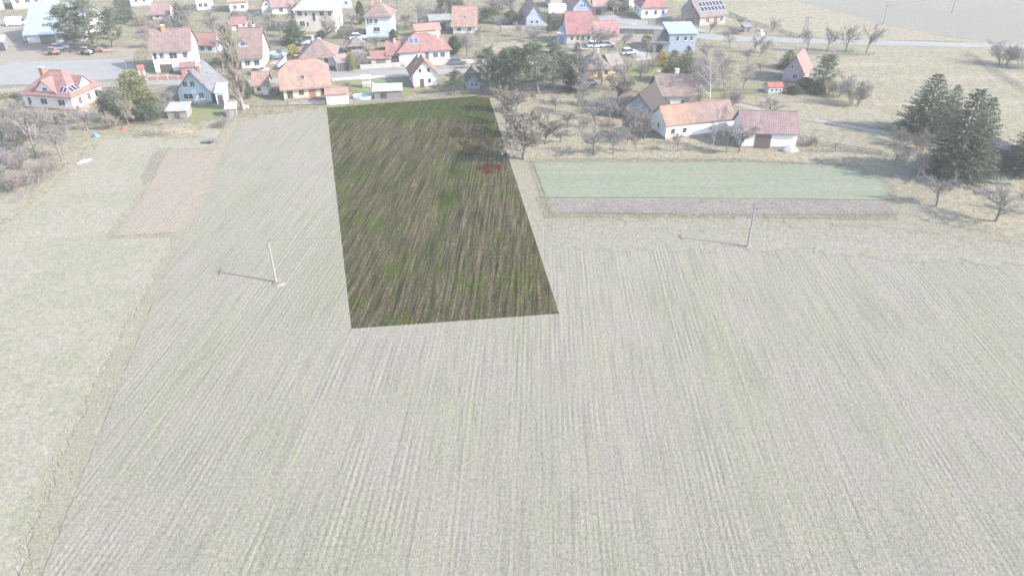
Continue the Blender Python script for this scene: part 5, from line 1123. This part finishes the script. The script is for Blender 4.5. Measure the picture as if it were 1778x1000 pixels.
def hedge(label, px, h, w, col, n=60, twig=False, cat='hedge'):
    P = [G(*p) for p in px]; base = P[0]; o = empty('hedge', (base.x, base.y, -.1)); tag(o, label, cat); f, st = MB(), MB()
    for i in range(len(P) - 1):
        a, b = P[i] - base, P[i + 1] - base; L_ = (b - a).length; d = (b - a).normalized(); s = Vector((-d.y, d.x, 0))
        for k in range(int(L_ * n)):
            q = a + d * random.uniform(0, L_) + s * random.uniform(-w, w) + Vector((0, 0, random.random() * h * (1 + .35 * wob(a.x + k * .01, 0, 1, 3))))
            dr = Vector((random.gauss(0, .8), random.gauss(0, .8), random.gauss(.5, .8))).normalized(); needle(f, q, dr, random.uniform(.15, .4), .02 if twig else .07)
        for k in range(int(L_ / .8)): q = a + d * (k * .8); st.tube(q, q + Vector((random.uniform(-.2, .2), random.uniform(-.2, .2), h * .8)), .025, .01, 4, cap=False)
    st.build('stems', BARK, o, recalc=False)['kind'] = 'stuff'; f.build('foliage', TWIG if twig else leafy(col), o, recalc=False)
hedge('long dark bare hedge running diagonally down the right meadow', [(1678, 94), (1720, 120), (1782, 160)], .9, .5, None, 90, True)
hedge('clipped green hedge left of the hipped house', [(-12, 172), (44, 168)], 1.1, .5, G_YEL, 160)
hedge('bare brown hedge along the street right of the hipped house', [(150, 166), (216, 162)], 1.0, .5, None, 120, True)
hedge('dark low hedge in front of the blue villa', [(634, 72), (690, 72)], .8, .4, G_DARK, 140)
hedge('low scrub line along the farm track', [(1386, 262), (1470, 262), (1560, 272)], .6, .6, None, 90, True)
hedge('dark scrub under the roadside tree row', [(1380, 92), (1440, 95), (1520, 96)], .6, .6, None, 90, True)
hedge('dark undergrowth under the pine group', [(842, 164), (900, 166), (985, 160)], .7, .7, None, 110, True)
hedge('brambles along the left garden boundary', [(20, 352), (66, 320), (118, 282)], .5, .8, None, 110, True)
hedge('weedy scrub between garden shed and dry reeds', [(232, 214), (282, 216), (330, 212)], .6, .6, None, 110, True)

# ------------------------------------------------------------------ vehicles
TYRE = paint((.03, .03, .03), .8, .1); RIM = paint((.4, .4, .42), .35, .1, metal=.6)
def vehicle(name, label, base, rz, col, L=4.2, W=1.75, H=1.45, van=False, cat='car'):
    p = G(*base); o = empty(name, (p.x, p.y, -.08), rz); tag(o, label, cat, 'parked vehicles'); x0, x1 = -L / 2, L / 2; hb = .85 if not van else .95
    body = MB().prism([(x0, -W / 2, .28), (x1, -W / 2, .28), (x1, -W / 2, .62), (x1 - .12, -W / 2, .74), (x1 - (1.05 if not van else .45), -W / 2, hb), (x0 + .1, -W / 2, hb), (x0, -W / 2, .7)], (0, W, 0))
    body.build('body', paint(col, .3, .05, spec=.5), o)
    i = .10; f0 = x1 - (1.15 if not van else .5); r0 = x1 - (1.95 if not van else 1.0); b0 = x0 + (.15 if not van else .06); b1 = x0 + (.7 if not van else .1)
    cab = MB().hull8([(b0, -W / 2 + .03, hb), (f0, -W / 2 + .03, hb), (f0, W / 2 - .03, hb), (b0, W / 2 - .03, hb), (b1, -W / 2 + i * 2, H), (r0, -W / 2 + i * 2, H), (r0, W / 2 - i * 2, H), (b1, W / 2 - i * 2, H)])
    cab.build('cabin_glass' if not van else 'cargo_box', glass_mat() if not van else paint(col, .35, .05), o)
    MB().box(b1 - .05, r0 + .05, -W / 2 + .16, W / 2 - .16, H + .002, H + .05).build('roof', paint(col, .3, .05, spec=.5), o)
    if van: MB().box(f0 - .5, f0 - .02, -W / 2 + .015, W / 2 - .015, hb + .15, H - .35).build('cab_window', glass_mat(), o)
    wm = MB().tube((0, -.1, 0), (0, .1, 0), .31, .31, 14).mesh('wheel', TYRE); rm = MB().tube((0, -.11, 0), (0, .11, 0), .18, .18, 10).mesh('rim', RIM)
    for sx in (-1, 1):
        for sy in (-1, 1): w = link('wheel', wm, o, (sx * L * .31, sy * (W / 2 - .08), .31)); link('rim', rm, w)
    for sy in (-1, 1): MB().box(x1 - .04, x1 + .015, sy * W * .36 - .16, sy * W * .36 + .16, .5, .62).build('headlight', paint((.6, .6, .6), .2, .05), o)
for lab, b, rz, col, van in [
    ('white car parked before the metal barn', (104, 86), .3, (.62, .62, .63), False), ('white car behind the brown bungalow', (524, 77), .15, (.62, .62, .63), False),
    ('pale blue car right behind the brown bungalow', (543, 72), .15, (.40, .46, .54), False), ('white car under the blue villa', (622, 68), .1, (.62, .62, .62), False),
    ('white car in front of the crimson-roofed house', (1034, 82), .05, (.66, .66, .66), False), ('silver car right of the white one at the crimson-roofed house', (1054, 81), .05, (.45, .47, .5), False),
    ('white car on the yard below the driveway', (1092, 94), .35, (.66, .66, .66), False), ('dark car behind the picket fence at the red bungalow', (794, 111), .1, (.14, .145, .16), False),
    ('grey car in the yard of the steep-roofed house', (452, 127), 1.2, (.4, .42, .44), False), ('white van on the dirt yard at the top left', (30, 44), .4, (.66, .66, .66), True),
    ('long white camper between the two gabled roofs', (972, 24), .05, (.64, .65, .67), True), ('small blue car on the cobbles near the farm annexe', (1022, 146), .2, (.36, .44, .5), False)]:
    big = 'camper' in lab
    vehicle('camper_van' if big else ('van' if van else 'car'), lab, b, rz, col, 7.0 if big else (5.0 if van else 4.2), 2.2 if big else 1.75, 2.7 if big else (2.2 if van else 1.45), van, 'van' if van else 'car')

# ------------------------------------------------------------------ garden things
def ring_pool(label, base, rx, ry, h, col=(.52, .54, .56)):
    p = G(*base); o = empty('pool', (p.x, p.y, -.09)); tag(o, label, 'pool'); m = MB(); n = 28; w = .1
    for i in range(n):
        a, b = 6.28319 * i / n, 6.28319 * (i + 1) / n; q = lambda r, t, z: ((rx + r) * math.cos(t), (ry + r) * math.sin(t), z)
        m.hull8([q(0, a, 0), q(w, a, 0), q(w, b, 0), q(0, b, 0), q(0, a, h), q(w, a, h), q(w, b, h), q(0, b, h)])
    m.build('rim', paint(col, .6, .1), o)
    wm = MB().poly([(rx * math.cos(6.28319 * i / n), ry * math.sin(6.28319 * i / n), h - .18) for i in range(n)]); wm.build('water', paint((.13, .34, .46), .08, .12, 1.0, spec=.5), o)
    MB().tube((rx + .1, -.2, 0), (rx + .1, -.2, h + .5), .03, .03, 6).build('ladder', STEEL, o)
ring_pool('oval blue pool in the garden left of the timber shed', (631, 170), 2.0, 1.3, .6)
ring_pool('round turquoise pool beside the steep-roofed house', (484, 97), 2.1, 2.1, .8)
p = G(637, 151); o = empty('play_tower', (p.x, p.y, -.09), .2); tag(o, 'white wooden play tower with slide in the garden before the street', 'play tower')
for sx in (-1, 1):
    for sy in (-1, 1): MB().box(sx * .8 - .05, sx * .8 + .05, sy * .6 - .05, sy * .6 + .05, 0, 2.0).build('post', WHITEP, o)
MB().box(-.9, .9, -.7, .7, 1.0, 1.08).build('platform', WHITEP, o)
for k in range(4): MB().box(-.8, .8, -.72, -.68, .2 + k * .22, .27 + k * .22).build('rung', WHITEP, o)
MB().slab([[(-1, -.85, 2.0), (1, -.85, 2.0), (1, 0, 2.6), (-1, 0, 2.6)], [(-1, 0, 2.6), (1, 0, 2.6), (1, .85, 2.0), (-1, .85, 2.0)]], .06).build('canopy', paint((.6, .6, .6), .7, .1), o)
MB().slab([[(.9, -.3, 1.05), (.9, .3, 1.05), (2.6, .3, .12), (2.6, -.3, .12)]], .06).build('slide', paint((.28, .42, .55), .4, .1), o)
def heap(name, label, base, rx, ry, h, mat, n=160, ln=.5, wd=.05, cat='heap', flat=.3):
    """a pile of loose pieces: one mound nobody could count"""
    p = G(*base); o = MB()
    for k in range(n):
        a = random.uniform(0, 6.28); r = math.sqrt(random.random()); z = h * (1 - r * r) * random.random(); q = Vector((rx * r * math.cos(a), ry * r * math.sin(a), z))
        d = Vector((random.gauss(0, 1), random.gauss(0, 1), random.gauss(0, flat))).normalized(); o.tube(q - d * ln * random.uniform(.4, 1), q + d * ln * random.uniform(.4, 1), wd, wd * .6, 4)
    ob = o.build(name, mat, recalc=False); ob.location = (p.x, p.y, -.08); tag(ob, label, cat)
def mound(name, label, base, rx, ry, h, mat, cat='heap', rz=0, seed=1):
    p = G(*base); m = MB(); n, k = 20, 6; m.v.append((0, 0, h))
    for j in range(1, k + 1):
        for i in range(n):
            a = 6.28319 * i / n; r = j / k; x, y = rx * r * math.cos(a), ry * r * math.sin(a); f = 1 + .25 * wob(x + seed, y, 1.1, seed)
            m.v.append((x * f, y * f, -.05 if j == k else h * math.cos(r * 1.5708) ** .8 * (1 + .5 * wob(x, y, 1.6, seed + 4))))
    m.f += [(0, 1 + i, 1 + (i + 1) % n) for i in range(n)] + [(1 + j * n + i, 1 + (j + 1) * n + i, 1 + (j + 1) * n + (i + 1) % n, 1 + j * n + (i + 1) % n) for j in range(k - 1) for i in range(n)]
    o = m.build(name, mat, smooth=True); o.location = (p.x, p.y, -.07); o.rotation_euler = (0, 0, rz); tag(o, label, cat)
heap('brushwood_pile', 'pile of pale dry branches below the garden shed', (268, 232), 2.6, 1.2, 1.0, TWIG_TAN, 220, .9, .03)
heap('reed_heap', 'heap of bleached reeds and stalks left of the lawn', (308, 232), 2.9, 1.5, .8, paint((.42, .36, .27), .9, .2), 420, .6, .02, flat=.9)
heap('timber_pile', 'pile of sawn timber in front of the old pines', (188, 90), 3.2, .8, .5, paint((.36, .29, .22), .9, .25), 60, 1.6, .07, flat=.05)
heap('timber_pile', 'scattered boards beside the metal barn corner', (128, 88), 2.6, .9, .4, paint((.38, .32, .26), .9, .25), 40, 1.4, .06, flat=.05)
heap('firewood_pile', 'firewood pile behind the red-roofed annexe garden', (372, 128), 2.0, 1.0, .8, WOODG, 160, .4, .07)
heap('firewood_pile', 'firewood and planks right of the poplar', (398, 136), 1.6, .8, .6, WOODG, 110, .4, .07)
heap('rubble_heap', 'heap of stones and boards at the tool shed corner', (424, 186), .9, .7, .5, WHITEP, 50, .3, .09)
mound('white_tarpaulin', 'white tarpaulin heap on the left meadow boundary', (146, 280), 1.3, .5, .22, paint((.62, .61, .59), .5, .1), 'tarpaulin', .9)
mound('black_tarpaulin', 'dark sheet lying beside the white tarpaulin', (150, 267), 1.2, .45, .15, paint((.16, .16, .18), .5, .15), 'tarpaulin', .3, 3)
mound('blue_tarpaulin', 'small bright blue tarpaulin in the left garden', (167, 236), .6, .5, .55, paint((.10, .22, .55), .5, .1), 'tarpaulin', .4, 5)
mound('blue_tarpaulin', 'blue cover at the far left edge of the garden', (4, 278), .6, .5, .45, paint((.13, .24, .5), .5, .1), 'tarpaulin', .2, 6)
mound('grey_heap', 'grey covered heap at the right corner of the white barn', (1370, 262), 1.7, .9, .9, paint((.30, .29, .29), .9, .2), 'heap', .1, 7)
mound('compost_heap', 'brown compost heap at the parcel corner by the pines', (838, 168), 2.2, .8, .35, paint((.10, .075, .055), .95, .3, 3.0), 'heap', 0, 8)
mound('soil_mound', 'pale dry mound at the foot of the left field pole', (484, 493), 1.0, .6, .16, M_straw, 'mound', 0, 9)
mound('red_barrow', 'small red barrow beside the brushwood pile', (214, 224), .55, .35, .35, paint((.42, .08, .07), .5, .15), 'barrow', .2, 10)
p = G(364, 247); o = empty('flat_trailer', (p.x, p.y, -.08), .35); tag(o, 'dark flat trailer on the grass above the tilled plot', 'trailer')
MB().box(-1.0, 1.0, -.6, .6, .35, .45).build('deck', paint((.17, .16, .15), .8, .2), o)
for sy in (-1, 1): MB().tube((0, sy * .62, .24), (0, sy * .72, .24), .24, .24, 12).build('wheel', TYRE, o)
MB().box(1.0, 1.8, -.05, .05, .36, .43).build('drawbar', STEEL, o)
def machine(label, base, col, rz=0.2):
    p = G(*base); o = empty('farm_machine', (p.x, p.y, -.08), rz); tag(o, label, 'machine', 'machines on the dirt yard')
    MB().prism([(-1.2, -.45, .5), (1.2, -.45, .5), (1.2, -.45, 1.0), (.3, -.45, 1.15), (-1.2, -.45, .95)], (0, .9, 0)).build('body', paint(col, .5, .15), o)
    MB().box(-.9, .1, -.4, .4, 1.15, 1.75).build('cab', glass_mat(), o); MB().box(-.98, .18, -.46, .46, 1.752, 1.82).build('cab_roof', paint(col, .5, .1), o)
    for x, r in ((-.75, .5), (.85, .34)):
        for sy in (-1, 1): MB().tube((x, sy * .48, r), (x, sy * .72, r), r, r, 12).build('wheel', TYRE, o)
machine('orange machine on the dirt yard', (95, 95), (.36, .22, .14)); machine('grey tractor at the edge of the dirt yard', (152, 95), (.30, .32, .34), -.2); machine('red machine right of the grey tractor', (170, 91), (.30, .18, .16), .1)
h = House('dark_long_shed', 'dark low shed between the two groups of big spruces', (1704, 256), (1742, 274), 2.4, 1.1, .4, (.10, .10, .105), (.2, .2, .2), style='shed', ov=.15, cat='shed', rmat=paint((.09, .088, .09), .6, .2), plinth=None)
h.door('f', .5, 1.0, .9, (.2, .2, .2))
h = House('field_hutch', 'small dark hutch in the meadow right of the pink-walled house', (1292, 56), (1306, 55), 2.0, 1.3, .5, (.2, .19, .19), (.2, .2, .2), style='shed', ov=.2, cat='hutch', rmat=paint((.2, .19, .2), .8, .2), plinth=None)
h.door('f', .5, .7, 1.0, (.1, .1, .1))
mound('white_bale', 'single white wrapped bale beside the small dark hutch', (1322, 60), .8, .6, 1.1, paint((.66, .66, .65), .4, .06), 'bale', 0, 12)

# ------------------------------------------------------------------ weeds and loose grass: nobody could count these
def tufts(name, label, P, n, mat, hgt, wd, z=-.08, near=1.0, ok=None, excl=None):
    m = MB(); xs = [p.x for p in P]; ys = [p.y for p in P]; k = tries = 0
    while k < n and tries < n * 15:
        tries += 1; y = min(ys) + (max(ys) - min(ys)) * random.random() ** near; x = random.uniform(min(xs), max(xs))
        if abs(x) > .76 * (y * CT + CAMH * ST) or not inpoly(x, y, P) or (excl and inpoly(x, y, excl)): continue
        if ok and random.random() > ok(x, y): continue
        for j in range(3):
            d = Vector((random.gauss(0, .55), random.gauss(0, .55), 1)).normalized(); needle(m, Vector((x + random.uniform(-.06, .06), y + random.uniform(-.06, .06), z)), d, hgt * random.uniform(.5, 1.3), wd)
        k += 1
    o = m.build(name, mat, recalc=False); tag(o, label, 'grass', kind='stuff')
GP = lambda *px: [G(*p) for p in px]
tufts('dry_grass', 'ragged grass along the edge of the tilled plot', GP((280, 256), (392, 255), (392, 268), (368, 334), (330, 408), (190, 416), (184, 408), (222, 360), (250, 318)), 5000, leafy(((.34, .32, .25), (.40, .37, .29), (.33, .335, .23)), .9), .14, .025, -.09, excl=GP((290, 265), (382, 264), (358, 330), (321, 399), (203, 406), (240, 360), (268, 318)))
tufts('dry_grass', 'ragged grass along the edge of the green strip', GP((915, 274), (1250, 273), (1490, 283), (1556, 322), (1556, 350), (1540, 350), (1535, 324), (1476, 293), (1250, 283), (932, 285), (956, 350), (940, 350)), 5000, leafy(((.34, .31, .24), (.40, .36, .28), (.30, .31, .2)), .9), .2, .03, -.09)
tufts('dry_grass', 'ragged weeds along the edges of the ploughed strip', GP((930, 340), (955, 340), (962, 366), (1250, 369), (1560, 368), (1560, 382), (1250, 378), (945, 378)), 4000, leafy(((.34, .31, .24), (.40, .36, .28), (.30, .31, .2)), .9), .2, .03, -.08)
tufts('weeds', 'patch of deep red weeds inside the parcel', GP((824, 292), (846, 284), (870, 288), (868, 299), (842, 302)), 800, leafy(((.12, .022, .014), (.17, .036, .022), (.14, .045, .02))), .14, .05, -.05, ok=lambda x, y: 1.0 if wob(x, y, .55, 1) + .5 * wob(x, y, 1.7, 7) > -.22 else .12)
tufts('weeds', 'purple-brown withered weeds near the parcel edge', GP((776, 230), (800, 218), (835, 226), (850, 246), (842, 268), (808, 270), (800, 252)), 1500, leafy(((.045, .028, .024), (.07, .045, .038), (.09, .06, .05))), .16, .05, -.05, ok=lambda x, y: 1.0 if wob(x, y, .4, 1) + .5 * wob(x, y, 1.5, 7) > -.08 else .06)
tufts('dry_grass', 'pale yellow grass tufts scattered on the right half of the parcel', GP((835, 395), (900, 385), (940, 470), (860, 478)), 500, leafy(((.16, .13, .06), (.20, .17, .08), (.13, .12, .04))), .16, .04, -.05, ok=lambda x, y: 1 if wob(x, y, .5, 4) > .25 else .08)
tufts('grass', 'fresh green grass along the village end of the parcel', GP((569, 189), (846, 167), (858, 205), (790, 212), (574, 212)), 6500, leafy(((.065, .115, .010), (.09, .15, .016), (.12, .165, .03))), .14, .04, -.05, ok=lambda x, y: max(.1, min(1, (y - 132) / 10)) * (.6 + .8 * wob(x, y, .35, 2)))
STRAWL = leafy(((.44, .40, .32), (.50, .45, .36), (.55, .50, .42)), .9)
tufts('dry_grass', 'bleached grass bank between left meadow and field', GP((10, 1150), (64, 1000), (150, 770), (245, 560), (300, 440), (362, 318), (412, 212), (380, 214), (340, 318), (276, 440), (210, 560), (100, 770), (10, 1000), (-55, 1150)), 9000, STRAWL, .12, .022, -.06, ok=lambda x, y: .55 + .7 * wob(x, y, .6, 2))
tufts('meadow_grass', 'short pale grass of the left meadow', GP((-260, 1150), (20, 1150), (298, 440), (398, 215), (270, 240), (180, 240), (-120, 420)), 16000, leafy(((.33, .33, .24), (.38, .37, .28), (.36, .375, .26)), .9), .09, .02, -.10, near=1.6)
tufts('dry_grass', 'bleached grass along the headland right of the parcel', GP((925, 374), (1250, 372), (1545, 380), (1778, 405), (2000, 425), (2000, 470), (1778, 452), (1545, 425), (1250, 408), (948, 420)), 9000, STRAWL, .12, .022, -.015, ok=lambda x, y: .5 + .6 * wob(x, y, .45, 6))
tufts('dry_grass', 'bleached grass in the orchard and round the farm', GP((860, 170), (1010, 168), (1110, 240), (1400, 262), (1545, 290), (1560, 330), (1480, 288), (1250, 277), (920, 279)), 10000, STRAWL, .16, .028, -.09)
tufts('dry_grass', 'bleached grass round the bare trees at the right', GP((1548, 325), (1600, 300), (1778, 300), (1950, 340), (1950, 420), (1778, 408), (1562, 374)), 6000, STRAWL, .16, .028, -.10)
# ------------------------------------------------------------------ haze: closed box of pale air added round camera and place as a veil
hm = bpy.data.materials.new('haze'); hm.use_nodes = True; hn = hm.node_tree; hn.nodes.clear()
ho = hn.nodes.new('ShaderNodeOutputMaterial'); pv = hn.nodes.new('ShaderNodeVolumePrincipled')
pv.inputs['Color'].default_value = (1.0, 0.98, 0.94, 1); pv.inputs['Density'].default_value = HAZE_DENSITY; pv.inputs['Anisotropy'].default_value = 0.0
hn.links.new(pv.outputs[0], ho.inputs['Volume'])
hz = MB().box(-3200, 3200, -400, 5200, -1.2, CAMH + 3).build('haze', hm); tag(hz, 'pale even haze added over the whole valley as a white veil', 'haze', kind='stuff')
